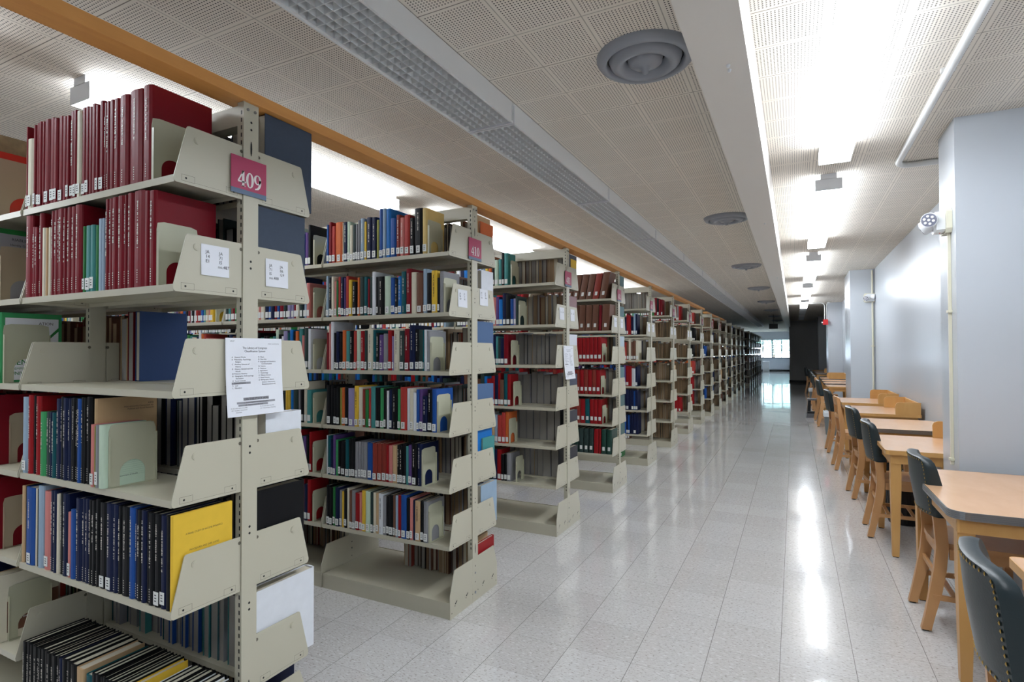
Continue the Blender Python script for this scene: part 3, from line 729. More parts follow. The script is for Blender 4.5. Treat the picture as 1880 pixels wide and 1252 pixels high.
M_page = mat('page_edges', (196, 188, 170), .8, noise=.12, nscale=300, stretch=(20, 1, 1)); M_page2 = mat('page_edges_grey', (150, 146, 140), .8, noise=.2, nscale=200, stretch=(20, 1, .2)); M_page3 = mat('page_edges_tan', (150, 126, 98), .8, noise=.2, nscale=200, stretch=(20, 1, .2))
M_lab = mat('spine_label', (226, 228, 224), .55); M_foil = mat('spine_foil', (214, 208, 196), .4); M_gold = mat('spine_gold', (196, 164, 96), .4)
RB = random.Random(11)
def book(w, h, d, col, fl, label, group, loc, rz=0.0, ry=0.0, extra=None, Mc=None):
    Mc = Mc or BM[col]; hw = w/2; b = min(.006, w*.16)
    a = MB(); th = min(.0025, w*.2)
    out = [(-hw, d), (-hw, .006), (-hw+.0015, .002), (-hw*.5, -b*.55+.001), (0, -b*.7+.001), (hw*.5, -b*.55+.001), (hw-.0015, .002), (hw, .006), (hw, d)]
    inn = [(-hw+th, d), (-hw+th, .006), (-hw+th, .005), (-hw*.4, .004), (0, .004), (hw*.4, .004), (hw-th, .005), (hw-th, .006), (hw-th, d)]
    a.strip(inn, out, 'z', 0, h, Mc)
    o = a.build('book', None, loc, (0, ry, rz)); tag(o, label, 'book', group)
    p = MB(); p.box(-hw+th+.0001, hw-th-.0001, .0065, d-.004, .003, h-.004, M_page); p.build('pages', o)
    yf = -b*.7-.0004
    def y_at(x): return -b*.7*(1-min(1, abs(x/hw))**2)*1.0 + .0006 - .0008 if b else 0
    if 'L' in fl:
        lw = min(w*.84, .024)/2; z0 = RB.uniform(.006, .014); hh = RB.uniform(.034, .042)
        q = MB(); q.box(-lw, lw, yf-.0003, yf+.0006, z0, z0+hh, M_lab)
        for k in range(3): q.add([(-lw*.5, yf-.0005, z0+hh*(.7-.22*k)), (lw*RB.uniform(.1, .6), yf-.0005, z0+hh*(.7-.22*k)), (lw*.3, yf-.0005, z0+hh*(.78-.22*k)), (-lw*.5, yf-.0005, z0+hh*(.78-.22*k))], [(0, 1, 2, 3)], M_ink)
        q.build('call_number_label', o)
    if 'T' in fl:
        M = M_foil if col not in 'cyPfw' else M_ink
        q = MB(); tw = min(w*.42, .009); z = h*RB.uniform(.82, .9); zend = h*RB.uniform(.35, .5)
        while z > zend:
            st = RB.uniform(.0022, .0045); x = RB.uniform(.5, 1)*tw/2
            q.add([(-x, yf-.0002, z), (x*RB.uniform(.2, 1), yf-.0002, z), (x*.8, yf-.0002, z+st*.62), (-x, yf-.0002, z+st*.62)], [(0, 1, 2, 3)], M)
            z -= st * (1 if RB.random() > .16 else 2.6)
        z = h*.17
        while z > h*.03 and 'L' not in fl:
            x = tw*.4; q.add([(-x*.8, yf-.0002, z), (x*.4, yf-.0002, z), (x*.4, yf-.0002, z+.003), (-x*.8, yf-.0002, z+.003)], [(0, 1, 2, 3)], M); z -= .0075
        q.build('spine_title', o)
    return o
SHN = {'A': 'top', 'B': 'second', 'C': 'third', 'D': 'fourth', 'E': 'fifth', 'F': 'sixth', 'G': 'bottom'}
BOOKS = {
 '409A':'-918,-906,312,m.L -904,-860,260,c.L -860,-842,307,m.L -842,-823,311,m.L -823,-802,312,m.L -802,-785,310,m -785,-749,312,m.L -749,-717,312,m.L -717,-689,303,m.L -689,-658,306,m.L -658,-631,299,m -631,-612,297,m.L -612,-583,309,m.LT -583,-565,307,m.L -565,-536,299,c.L -536,-512,307,m.L -512,-490,306,m.L -490,-469,300,m -469,-444,305,m -444,-427,296,m.L -427,-401,307,m.L -401,-387,297,m.T -387,-367,298,m.T -367,-339,298,m -339,-307,295,m.T -307,-256,297,m.T -256,-187,302,m.T -183,-135,303,m.T',
 '409B':'-918,-864,307,m.T -863,-842,259,m.T -842,-821,256,m.T -821,-793,305,m.T -792,-769,248,c -769,-754,246,f -754,-736,247,c -736,-716,304,m.T -716,-687,305,m.T -687,-675,304,m.T -675,-647,304,m.T -647,-630,303,m.T -630,-600,307,m.T -600,-570,303,m.T -570,-527,303,m.T -525,-508,226,g.L -508,-472,226,T.L -472,-447,225,T.L -447,-428,222,g -428,-402,241,l -402,-389,240,l -389,-369,302,m.T -369,-345,302,m.T -345,-312,301,m.T -312,-274,301,m.T -274,-261,302,m.T -261,-226,304,m.T -225,-165,306,m.T -165,-142,299,m -141,-106,296,m.T',
 '409D':'-918,-880,279,l.L -880,-847,287,r.T -847,-830,286,k -830,-798,285,r.T -797,-755,229,G.T -755,-726,231,d.T -726,-709,231,n.T -709,-688,230,t.T -688,-653,280,n.T -653,-636,288,k.T -636,-606,285,n.T -606,-588,283,n.T -588,-573,285,k -573,-557,287,k.T -557,-542,286,k.T -542,-521,285,b.T -521,-503,290,k.T -503,-492,289,k -492,-467,293,k.T -447,-437,288,f',
 '409E':'-918,-897,280,f -897,-886,281,k -886,-823,280,b.LT -822,-809,280,c -809,-802,279,k -802,-764,293,l -764,-718,277,p.L -718,-694,284,n.T -694,-672,287,n.T -671,-655,277,c -655,-634,280,k.T -634,-600,283,n.T -599,-579,223,p.L -579,-550,235,b -549,-512,277,n.T -512,-490,280,n.T -490,-467,281,n.T -466,-447,280,k.T -447,-426,281,k.T -426,-407,287,k.T -407,-365,280,k.LT -365,-324,282,n.LT -323,-300,282,n.T -300,-282,280,k.T -282,-235,281,k.T -235,-207,284,b.T -206,-194,280,n.T -194,-169,281,k.T -169,-146,282,n.T -146,-131,280,k -131,-104,281,k.T -104,-73,280,k.LT -73,-46,280,n.LT -44,-23,282,k -23,-14,283,y',
 '410A':'-901,-884,236,b.L -884,-859,250,m.L -859,-831,223,R.L -831,-776,243,o.L -776,-766,238,c.L -766,-739,239,n.LT -739,-715,238,P.L -715,-691,214,c.L -691,-670,216,d.L -670,-653,216,s.L -653,-635,237,s.L -635,-605,245,l.LT -605,-587,224,y.L -587,-547,246,n.LT -547,-512,242,n.LT -512,-492,224,v -492,-467,286,b.L -467,-443,285,l.L -443,-409,281,B.L -409,-367,221,b.L -367,-339,236,x.LT -339,-311,217,p.LT -311,-272,229,R.L -272,-241,208,k.LT -241,-187,257,k.LT -187,-153,252,y.L',
 '410B':'-905,-884,250,l.LT -884,-862,240,k.LT -862,-838,245,c.L -838,-820,215,p.L -820,-807,218,g -807,-787,240,R.L -787,-759,238,n.LT -759,-748,232,u.L -748,-724,240,R.L -724,-698,217,y.L -698,-664,204,k.LT -657,-638,226,o.L -638,-604,229,d.L -604,-581,227,t.L -580,-563,214,m.L -563,-544,224,d.L -544,-517,252,w -517,-499,221,k.L -499,-455,221,k.T -455,-410,221,P.L -410,-381,210,b.L -381,-358,202,k.LT -358,-331,214,B.LT -331,-297,239,t.T -297,-262,252,m.LT -262,-226,230,c -226,-184,224,e.L -183,-157,244,l.L -157,-126,220,k.L -126,-90,230,y.LT -90,-74,190,k.L -74,-48,224,s',
 '410C':'-899,-882,226,m -882,-870,278,p -870,-843,291,w -842,-823,223,k.L -823,-799,231,n.L -799,-773,220,k.L -773,-744,237,o.L -744,-714,232,T.L -714,-685,233,k.LT -684,-662,230,R.L -662,-631,232,P.L -631,-601,229,r.LT -601,-582,233,d.L -582,-538,242,c.LT -538,-517,234,t.L -517,-493,217,k.LT -493,-461,205,u.LT -461,-429,211,s.L -429,-402,230,r.L -402,-388,196,L.L -388,-347,229,c.T -347,-311,224,d.LT -311,-276,236,m.LT -276,-237,255,n.LT -237,-211,232,k.LT -211,-184,229,d.L -184,-177,225,t.L -177,-158,228,w -158,-138,222,s.L',
 '410D':'-902,-862,239,k.L -862,-842,239,k -841,-818,220,k.L -818,-793,231,k.L -793,-779,225,v -779,-756,226,o.L -756,-728,231,k.L -728,-679,224,L.L -679,-646,239,y.LT -646,-617,232,c.L -617,-595,222,x.L -595,-569,218,g -569,-552,227,R.L -552,-520,238,T -520,-486,233,k.L -486,-458,231,G.L -458,-440,230,k.L -440,-420,217,w -420,-398,225,n.L -398,-359,230,k.T -359,-339,229,G.L -339,-295,240,R.L -295,-275,234,w -275,-250,233,c.L -250,-229,213,w -229,-209,230,b.L -209,-187,231,u.L -187,-155,195,n.LT -155,-122,232,k.LT -122,-93,235,b.L',
 '410E':'-901,-889,235,w -889,-866,234,t.L -866,-846,216,n.L -846,-825,239,u.L -825,-806,214,G -806,-784,207,k.L -784,-748,208,k.L -748,-720,220,t.L -720,-700,226,k.L -700,-672,231,k.L -672,-650,212,s.L -650,-628,213,s.L -628,-608,213,s.L -608,-581,214,s.L -581,-540,214,b.L -540,-507,214,x.L -507,-474,214,x.L -474,-440,216,x.L -440,-421,210,r.L -421,-394,208,p.L -394,-363,210,f.L -363,-345,215,k.LT -345,-324,214,k.LT -324,-301,224,k.L -301,-283,212,T -283,-261,221,u.L -261,-225,233,k.LT -225,-194,231,n.T',
 '410F':'-900,-873,237,k.L -873,-850,227,k.L -850,-830,229,g.L -830,-796,232,n.L -796,-776,218,s.L -776,-760,212,y -760,-736,222,k.L -736,-717,235,c -717,-697,224,e.L -697,-670,227,s.L -670,-641,215,r.L -641,-619,220,p.L -619,-591,235,y.L -591,-556,234,P.L -556,-535,232,d.L -535,-516,232,c.L -516,-497,230,f.L -497,-463,230,w.T -463,-442,220,s.L -442,-421,222,k.L -421,-390,232,k.L -390,-374,232,e.L -374,-357,232,l.L -357,-335,237,r.L -335,-296,242,b.L -296,-273,228,k.L -273,-253,231,p.L -253,-239,221,n -239,-202,219,f.LT -202,-180,223,k.L -180,-149,222,s.L',
}

BOOKS['410A'] = BOOKS['410A'][:-3] + 'Y.L'
BOOKS['409G'] = '-903,-881,279,k.T -881,-857,281,k.T -857,-840,276,k.T -840,-824,277,k -824,-806,278,k.T -806,-792,276,k.T -792,-779,277,k.T -779,-754,280,k.T -754,-733,278,k -733,-712,276,k.T -712,-693,279,k.T -693,-672,277,k -672,-652,279,k.T -652,-633,276,n.T -633,-606,281,k -606,-580,280,k.T -580,-545,277,k.T -545,-502,272,f -486,-447,264,t -447,-424,279,k -424,-401,281,k.T -401,-385,276,k -385,-369,279,k.T -369,-350,275,k -350,-330,277,k.T -330,-310,275,k -310,-292,278,k.T -292,-270,278,k -270,-245,272,y -232,-200,255,w -200,-176,270,k -176,-150,272,k -150,-128,262,c -128,-104,272,k -104,-80,262,w -80,-54,272,k -54,-30,264,w -28,-14,262,k'
def shelf_z(n, ch): return BASE + .0045 if ch == 'G' else levels(n)['ABCDEF'.index(ch)] + .0005
for key, data in BOOKS.items():
    n = int(key[:3]); ch = key[3]; items = data.split(); N = len(items)
    for i, it in enumerate(items):
        x0, x1, h, cf = it.split(','); x0, x1, h = int(x0)/1000, int(x1)/1000, int(h)/1000
        c, fl = (cf.split('.')+[''])[:2]; w = x1-x0-.0006
        if n == 409: h = min(h, .316 if ch == 'A' else .305)
        d = min(.2, h*.74) if n == 409 else min(.165, h*.72)
        if key == '409G': d = .2
        ps = RB.uniform(-.001, .004)
        if key == '409D' and c == 'f': ps = .004
        size = 'thick ' if w > .032 else ('thin ' if w < .014 else '')
        kind = 'bound volume' if c in 'mrkn' else 'book'
        det = ' with a white spine label' if 'L' in fl and 'T' not in fl and w > .022 else ''
        lb = '%s%s %s%s, %s from left, %s shelf of the %s bookstack' % (size, NAMES[c], kind, det, nth(i), SHN[ch], {409: 'nearest', 410: 'second'}[n])
        if len(lb.split()) > 16: lb = lb.replace(det, '')
        z = shelf_z(n, ch); yf = YC(n) - (.256 if ch != 'G' else .254) + .002 + ps
        o = book(w, h, d, c, fl, lb, 'books on the %s shelf of bookstack %d, aisle end section' % (SHN[ch], n), (XE+(x0+x1)/2, yf, z))
        if key == '409E' and c == 'y':
            o['label'] = 'book with a yellow cover titled A Panel Study of Income Dynamics'; q = MB(); xx = w/2+.0006
            q.box(w/2-.001, xx-.0001, .004, d, 0, h, BM['y'])
            put_text(q, 'A PANEL STUDY OF INCOME DYNAMICS', (xx, d*.52, h*.76), (0, 1, 0), (0, 0, 1), .0078, M_ink, 'c', maxw=.122)
            put_text(q, 'PROCEDURES AND TAPE CODES', (xx, d*.52, h*.58), (0, 1, 0), (0, 0, 1), .0078, M_ink, 'c', maxw=.098); q.build('front_cover', o)
        if key == '409G' and c == 'y':
            o['label'] = 'book with a printed yellow cover standing on the bottom shelf of bookstack 409'; q = MB(); xx = w/2+.0006
            q.box(w/2-.001, xx-.0001, .004, d, 0, h, BM['y'])
            put_text(q, 'CONTRIBUTIONS TO THE', (xx, d*.5, h-.03), (0, 1, 0), (0, 0, 1), .0075, M_ink, 'c', maxw=.1)
            put_text(q, 'STUDY OF POLITICAL SCIENCE', (xx, d*.5, h-.041), (0, 1, 0), (0, 0, 1), .0075, M_ink, 'c', maxw=.12); q.build('front_cover', o)
        if key == '409D' and c == 'f':
            o['label'] = 'tall tan book whose printed cover shows behind the pale green ones'; q = MB(); xx = w/2+.0006
            for k, sline in enumerate(('ICPSR', 'Inter-university Consortium for', 'Political and Social Research')):
                put_text(q, sline, (xx, d-.012, h-.028-.0085*k), (0, 1, 0), (0, 0, 1), .0078, M_ink, 'r', maxw=.1)
            q.build('cover_print', o)
# pale booklets with the bookend on the fourth shelf of 409
z4 = shelf_z(409, 'D'); yb = YC(409) - .262
xq = XE - .435
for i, (wd, c, lb) in enumerate(((.021, 'p', 'thin pinkish booklet, first of the pale ones beside the tan book'), (.006, 'v', 'very thin olive booklet among the pale ones on the fourth shelf'), (.018, 's', 'grey booklet with a spine label among the pale ones'), (.030, 'P', 'thick pale green booklet held by the bookend on the fourth shelf'))):
    o = book(wd, .205 if i != 1 else .2, .15, c, 'L' if i in (0, 2) else '', lb, 'pale booklets on the fourth shelf of bookstack 409', (xq+wd/2, yb-.004, z4)); xq += wd+.0006
    if i == 3:
        q = MB()
        for k in range(18): q.box(wd/2, wd/2+.0005, .02, .13, .03+.007*k, .0306+.007*k, mat('green_rule', (150, 180, 158), .6))
        put_text(q, 'Department of Health', (wd/2+.0006, .075, .03), (0, 1, 0), (0, 0, 1), .007, M_ink, 'c'); q.build('cover_print', o)
X4 = xq
# bookends
M_be = mat('bookend_enamel', (186, 185, 160), .38); M_bet = mat('bookend_tan', (176, 160, 136), .4)
def bookend_mesh(W, H, M, hole=True):
    a = MB(); hw = W/2; r = .012; aw = W*.27; ah = H*.40; N = 24
    arch = [(-aw, 0)] + [(aw*1.0*math.cos(math.pi*(1-k/(N-2))), ah-aw + aw*math.sin(math.pi*(1-k/(N-2)))) for k in range(N-1)] + [(aw, 0)]
    out = []
    pts = [(-hw, 0), (-hw, H-r), (-hw+r*.3, H-r*.3), (-hw+r, H), (hw-r, H), (hw-r*.3, H-r*.3), (hw, H-r), (hw, 0)]
    # resample outline to the same count
    Ls = [0]
    for p, q in zip(pts, pts[1:]): Ls.append(Ls[-1] + math.hypot(q[0]-p[0], q[1]-p[1]))
    for k in range(len(arch)):
        s = Ls[-1]*k/(len(arch)-1); j = max(i for i in range(len(Ls)) if Ls[i] <= s+1e-9); j = min(j, len(pts)-2)
        f = (s-Ls[j])/(Ls[j+1]-Ls[j]); out.append((pts[j][0]+(pts[j+1][0]-pts[j][0])*f, pts[j][1]+(pts[j+1][1]-pts[j][1])*f))
    a.strip(arch, out, 'x', 0, .0012, M)
    for s in (-1, 1):
        y0, y1 = sorted((s*(hw-.001), s*hw)); a.box(.0012, .011, y0, y1, .001, H*.82, M)
    a.box(.0012, .016, -hw, hw, 0, .0012, M)
    return a.mesh('bookend')
BE = {(W, H, k): None for W, H, k in ()}
def bookend(n, x, z, label, W=.132, H=.2, tan=False, y=None, s=-1):
    key = (W, H, tan)
    if key not in BE: BE[key] = bookend_mesh(W, H, M_bet if tan else M_be)
    o = place(BE[key], 'bookend', None, (x, y if y is not None else YC(n) + s*(.252 - W/2), z)); tag(o, label, 'bookend', 'metal bookends on the shelves'); return o
def rx(key): return XE + int(BOOKS[key].split()[-1].split(',')[1])/1000
bookend(409, rx('409A')+.0015, shelf_z(409, 'A'), 'bookend holding the maroon volumes on the top shelf of bookstack 409')
bookend(409, rx('409B')+.0015, shelf_z(409, 'B'), 'bookend holding the maroon volumes on the second shelf of bookstack 409')
bookend(409, X4+.001, z4, 'wide pale bookend with an arch cutout on the fourth shelf of bookstack 409', W=.15, H=.205)
for ch in 'ABCDEF': bookend(410, rx('410'+ch)+.0015, shelf_z(410, ch), 'bookend at the end of the %s shelf of bookstack 410' % SHN[ch], H=.19 if ch in 'ABC' else .205)
# second section of 409: big covers at the left edge of the picture
X2s = dict(A=-2.85, B=-2.80, C=-2.745, D=-2.81, E=-2.80, F=-2.75)
sec2 = [('A', .35, 'f', 'tall book with a mottled tan cover at the upper left edge', mat('marbled_cover', (150, 132, 98), .6, noise=.45, nscale=35)), ('B', .29, 'g', 'green bordered book with grey printed cover at the left edge, second shelf', None), ('C', .275, 'G', 'green book with white lettered cover at the left edge, third shelf', None), ('D', .275, 'm', 'dark maroon book at the left edge, fourth shelf', None), ('E', .28, 'm', 'red bound book with a beige bookend at the left edge, fifth shelf', None), ('F', .255, 'c', 'cream book with a brown and green bookend at the lower left edge', None)]
lv2 = dict(zip('ABCDEF', levels(409)))
for ch, h, c, lb, Mc in sec2:
    X2 = X2s[ch]; z = lv2[ch]+.0005; w = .03; o = book(w, h, .2, c, 'L', lb, 'books at the left edge', (X2-w/2-.012 if ch == 'A' else X2-w/2, YC(409)-.252, z), Mc=Mc)
    q = MB(); xx = w/2+.0007
    if ch == 'B':
        q.box(w/2+.0001, xx, .012, .19, .01, h-.02, M_hl); put_text(q, 'RIABLES', (xx+.0003, .05, h-.045), (0, 1, 0), (0, 0, 1), .016, M_ink); put_text(q, 'Identity Guide', (xx+.0003, .045, h-.065), (0, 1, 0), (0, 0, 1), .012, M_ink); put_text(q, 'to the Decision', (xx+.0003, .045, h-.08), (0, 1, 0), (0, 0, 1), .012, M_ink); q.build('cover_print', o)
    if ch == 'C':
        q.box(w/2+.0001, xx, .012, .188, .01, h-.02, M_paper); put_text(q, 'ATION', (xx+.0003, .12, h-.045), (0, 1, 0), (0, 0, 1), .016, M_ink)
        Mg = BM['g']
        put_text(q, 'ZENTRA', (xx+.0003, .028, .07), (0, 1, 0), (0, 0, 1), .03, Mg, bold=True); put_text(q, '& EMPIRISCHE', (xx+.0003, .03, .05), (0, 1, 0), (0, 0, 1), .013, Mg); put_text(q, 'UNIVERSI', (xx+.0003, .03, .03), (0, 1, 0), (0, 0, 1), .018, Mg, bold=True)
        q.add([(xx+.0003, .15, h-.11), (xx+.0003, .188, h-.07), (xx+.0003, .188, h-.055), (xx+.0003, .14, h-.108)], [(0, 1, 2, 3)], BM['g']); q.build('cover_print', o)
    if ch == 'F':
        q.box(w/2+.0001, xx, .03, .2, .03, .15, BM['e']); put_text(q, 'and implementation', (xx+.0003, .06, .07), (0, 1, 0), (0, 0, 1), .012, M_paper); q.build('cover_print', o)
    for k in range(3):
        w2 = .028 + .006*k; x = X2 - .0435 - .037*k - (.012 if ch == 'A' else 0)
        cc = {'A': 'mmm', 'B': 'mgt', 'C': 'tGk', 'D': 'mkm', 'E': 'rmm', 'F': 'ccf'}[ch][k]
        book(w2, h-.01*k-.004, .2, cc, 'L', '%s book, %s behind the outermost one on the %s shelf at the left edge' % (NAMES[cc], nth(k+1), SHN[ch]), 'books at the left edge', (x-w2/2+.014, YC(409)-.252, z))
o = book(.034, .268, .2, 'R', '', 'orange-red book behind the brown bookend at the upper left edge', 'books at the left edge', (X2s['A']+.022, YC(409)-.252, lv2['A']+.0005), Mc=mat('orange_red_cover', (200, 44, 26), .4))
bookend(409, X2s['A']+.041, lv2['A']+.0005, 'beige bookend in front of the orange-red book at the upper left edge', W=.19, H=.24, tan=True, y=YC(409)-.155)
bookend(409, X2s['B']+.002, lv2['B']+.0005, 'brownish bookend in front of the grey printed cover at the left edge', W=.15, H=.22, tan=True, y=YC(409)-.165)
bookend(409, X2s['C']+.002, lv2['C']+.0005, 'grey bookend in front of the green lettered book at the left edge', W=.15, H=.23, y=YC(409)-.172)
bookend(409, X2s['D']+.002, lv2['D']+.0005, 'tan bookend beside the dark maroon book at the left edge', W=.12, H=.2, tan=True, y=YC(409)-.14)
bookend(409, X2s['E']+.002, lv2['E']+.0005, 'tan bookend beside the red bound book at the left edge', W=.14, H=.2, tan=True, y=YC(409)-.15)
bookend(409, X2s['F']+.002, lv2['F']+.0005, 'grey bookend beside the cream book at the lower left edge', W=.14, H=.21, y=YC(409)-.15)
# big volumes ending the rows on the far side, seen past the stack ends
def end_book(n, ch, w, h, d, c, lb, y0=None, dx=0.0, Mc=None):
    z = shelf_z(n, ch); yf = YC(n)+.250 if y0 is None else y0
    return book(w, h, d, c, '', lb, 'books ending the far-side rows', (XE-.014-w/2-dx, yf, z), rz=math.pi, Mc=Mc)
M_slate = mat('slate_cloth', (58, 70, 88), .7, noise=.1, nscale=60)
end_book(409, 'A', .04, .308, .215, 'n', 'tall slate blue volume ending the far-side top row of bookstack 409', YC(409)+.282, Mc=M_slate)
end_book(409, 'B', .04, .303, .21, 'n', 'tall slate blue volume ending the far-side second row of bookstack 409', Mc=M_slate)
end_book(409, 'D', .05, .225, .16, 'w', 'white box file standing at the far-side end of bookstack 409', YC(409)+.235)
end_book(409, 'D', .03, .29, .12, 'k', 'dark volume behind the white box file of bookstack 409', YC(409)+.205, .052)
end_book(409, 'E', .05, .292, .215, 'k', 'large black volume ending the far-side fifth row of bookstack 409')
o = end_book(409, 'F', .05, .295, .265, 'w', 'large white ring binder sticking out of the sixth shelf of bookstack 409', YC(409)+.30)
end_book(410, 'A', .02, .272, .20, 'f', 'manila folder standing at the far-side top end of bookstack 410', YC(410)+.235, .013)
end_book(410, 'A', .012, .235, .16, 'o', 'orange folder leaning beside the manila one on bookstack 410', YC(410)+.250, 0.0)
end_book(410, 'B', .03, .275, .15, 'w', 'white volume ending the far-side second row of bookstack 410')
end_book(410, 'C', .03, .285, .20, 'b', 'muted blue volume ending the far-side third row of bookstack 410', Mc=mat('muted_blue', (70, 100, 140), .6))
end_book(410, 'D', .03, .245, .20, 'b', 'muted blue volume ending the far-side fourth row of bookstack 410', Mc=mat('muted_blue', (70, 100, 140), .6))
end_book(410, 'E', .02, .285, .20, 'B', 'bright blue large folder ending the far-side fifth row of bookstack 410', YC(410)+.25, .011)
end_book(410, 'E', .01, .225, .15, 'T', 'teal folder in front of the bright blue one on bookstack 410', YC(410)+.262, 0.0)
end_book(410, 'F', .03, .25, .20, 'l', 'pale printed volume ending the far-side sixth row of bookstack 410', YC(410)+.29)
end_book(410, 'G', .02, .215, .20, 'r', 'red book ending the bottom far-side row of bookstack 410', YC(410)+.252)
end_book(411, 'A', .03, .27, .20, 's', 'dark grey volume with a yellow patch at the top end of bookstack 411', Mc=mat('dark_cloth', (62, 66, 80), .6))
a = MB(); a.box(XE-.0138, XE-.0128, YC(411)+.10, YC(411)+.235, 2.12, 2.205, BM['y']); tag(a.build('yellow_note'), 'yellow sheet on the dark volume at the top end of bookstack 411', 'paper')
for n, cs in ((411, dict(B=(150, 120, 124), C=(214, 218, 226), D=(66, 72, 90), E=(58, 58, 66), F=(50, 48, 54))), (412, dict(A=(84, 116, 122), B=(84, 116, 122), C=(180, 196, 206), D=(84, 116, 122), E=(78, 104, 104), F=(70, 98, 96)))):
    for ch, cc in cs.items():
        end_book(n, ch, .04, .27 if n == 412 else .25, .19, 's', 'large %s volume ending the far-side %s row of bookstack %d' % ('blue-grey' if n == 412 else {'B': 'mauve', 'C': 'white', 'D': 'slate', 'E': 'dark grey', 'F': 'brownish black'}[ch], SHN[ch], n), Mc=mat('cloth_%d%s' % (n, ch), cc, .6))
# blue volume on the far side of the third shelf of 409
xb = XE - .74
o = book(.03, .285, .2, 'b', '', 'large dark blue volume seen through the empty third shelf of bookstack 409', 'books ending the far-side rows', (xb, YC(409)+.25, shelf_z(409, 'C')), rz=math.pi, Mc=mat('royal_cloth', (22, 58, 112), .6))

# ---------------------------------------------------------------- all the other books: one object
ST = MB()
def sbook(x0, x1, yf, s, z, h, d, M, Mp, lab, lean=0.0):
    y0, y1 = yf, yf - s*d        # s=-1: spine faces -Y
    def P(x, y, zz): return (x + lean*(zz-z), y, zz)
    w_ = x1-x0; b = min(.0025, w_*.2); r = min(.005, w_*.2); ys = y0 - s*r
    prof = [(x0, ys), (x0+w_*.16, y0-s*r*.22), (x0+w_*.5, y0), (x1-w_*.16, y0-s*r*.22), (x1, ys)]
    vs = [P(px, py, z) for px, py in prof] + [P(px, py, z+h) for px, py in prof]
    f = [(i, i+1, i+6, i+5) for i in range(4)]
    if s > 0: f = [tuple(reversed(q)) for q in f]
    ST.add(vs, f, M, True)
    vs = [P(x0, ys, z), P(x1, ys, z), P(x1, y1, z), P(x0, y1, z), P(x0, ys, z+h), P(x1, ys, z+h), P(x1, y1, z+h), P(x0, y1, z+h)]
    f = [(1, 2, 6, 5), (3, 0, 4, 7)]
    if s > 0: f = [tuple(reversed(q)) for q in f]
    ST.add(vs, f, M)
    e = s*.003
    vs = [P(x0+b, y1+e, z), P(x1-b, y1+e, z), P(x1-b, y1+e, z+h-.003), P(x0+b, y1+e, z+h-.003), P(x0+b, ys, z+h-.003), P(x1-b, ys, z+h-.003)]
    g = [(1, 0, 3, 2), (2, 3, 4, 5)]
    if s > 0: g = [tuple(reversed(q)) for q in g]
    ST.add(vs, g, Mp)
    vs = [P(x0, ys, z+h), P(x0+b, ys, z+h), P(x0+b, y1, z+h), P(x0, y1, z+h), P(x1-b, ys, z+h), P(x1, ys, z+h), P(x1, y1, z+h), P(x1-b, y1, z+h), P(x0, y1, z), P(x0+b, y1, z), P(x1, y1, z), P(x1-b, y1, z)]
    ST.add(vs, [(0, 1, 2, 3), (4, 5, 6, 7), (3, 2, 9, 8), (7, 6, 10, 11)], M)
    if lab:
        w = min((x1-x0)*.82, .026)/2; c = (x0+x1)/2; yy = yf + s*.0006; zz = z + .012
        if lab == 2: zz = z + h*.14
        ST.add([P(c-w, yy, zz), P(c+w, yy, zz), P(c+w, yy, zz+.038), P(c-w, yy, zz+.038)], [(0, 1, 2, 3) if s < 0 else (3, 2, 1, 0)], M_lab)
def fill(n, sec, s, z, x0, x1, pal, hr, wr, lab=.85, pages=None, dr=(.14, .17), seed=0):
    r = random.Random(n*1000 + sec*100 + (s+1)*50 + int(z*37) + seed); x = XE - PITCHX*sec + x0; xe = XE - PITCHX*sec + x1
    while True:
        w = r.uniform(*wr)
        if x + w > xe: break
        c = r.choice(pal); h = r.uniform(*hr); d = r.uniform(*dr)
        sbook(x, x+w-.0005, YC(n) + s*(.256-r.uniform(.001, .012)), s, z, h, d, BM[c], pages or r.choice((M_page, M_page2, M_page3)), 1 if r.random() < lab else 0)
        x += w
MIX = 'knbBtTgdrmRcwysPpuleofLkkknnbdm'
TAN = 'eefxdkske'
lo, hi = -.915, -.012
# backs of 409
for ch in 'ABDEF': fill(409, 0, 1, shelf_z(409, ch), lo, -.062 if ch != 'D' else -.1, 'kkknd' if ch != 'F' else 'tTsbs', (.24, .30), (.02, .045) if ch != 'F' else (.022, .05), 0, pages=M_page2 if ch != 'F' else M_page2, dr=(.17, .2))
fill(409, 0, 1, shelf_z(409, 'C'), lo, -.765, 'eexmf', (.26, .29), (.025, .045), 0, dr=(.17, .2))
fill(409, 0, 1, BASE+.0045, lo, -.05, 'kkn', (.22, .25), (.02, .04), 0)
for sec in (1, 2):
    for ch in 'ABCDEF':
        fill(409, sec, 1, shelf_z(409, ch), lo, -.03, MIX if ch != 'C' else 'eexm', (.22, .28), (.02, .04), .6, pages=M_page3 if ch == 'C' else None)
        if sec == 1: fill(409, 1, -1, lv2[ch]+.0005, lo, -.42, 'mmkrgn', (.22, .28), (.02, .04), .6)
        else: fill(409, 2, -1, lv2[ch]+.0005, lo, -.03, 'mmkrgn', (.22, .28), (.02, .04), .6)
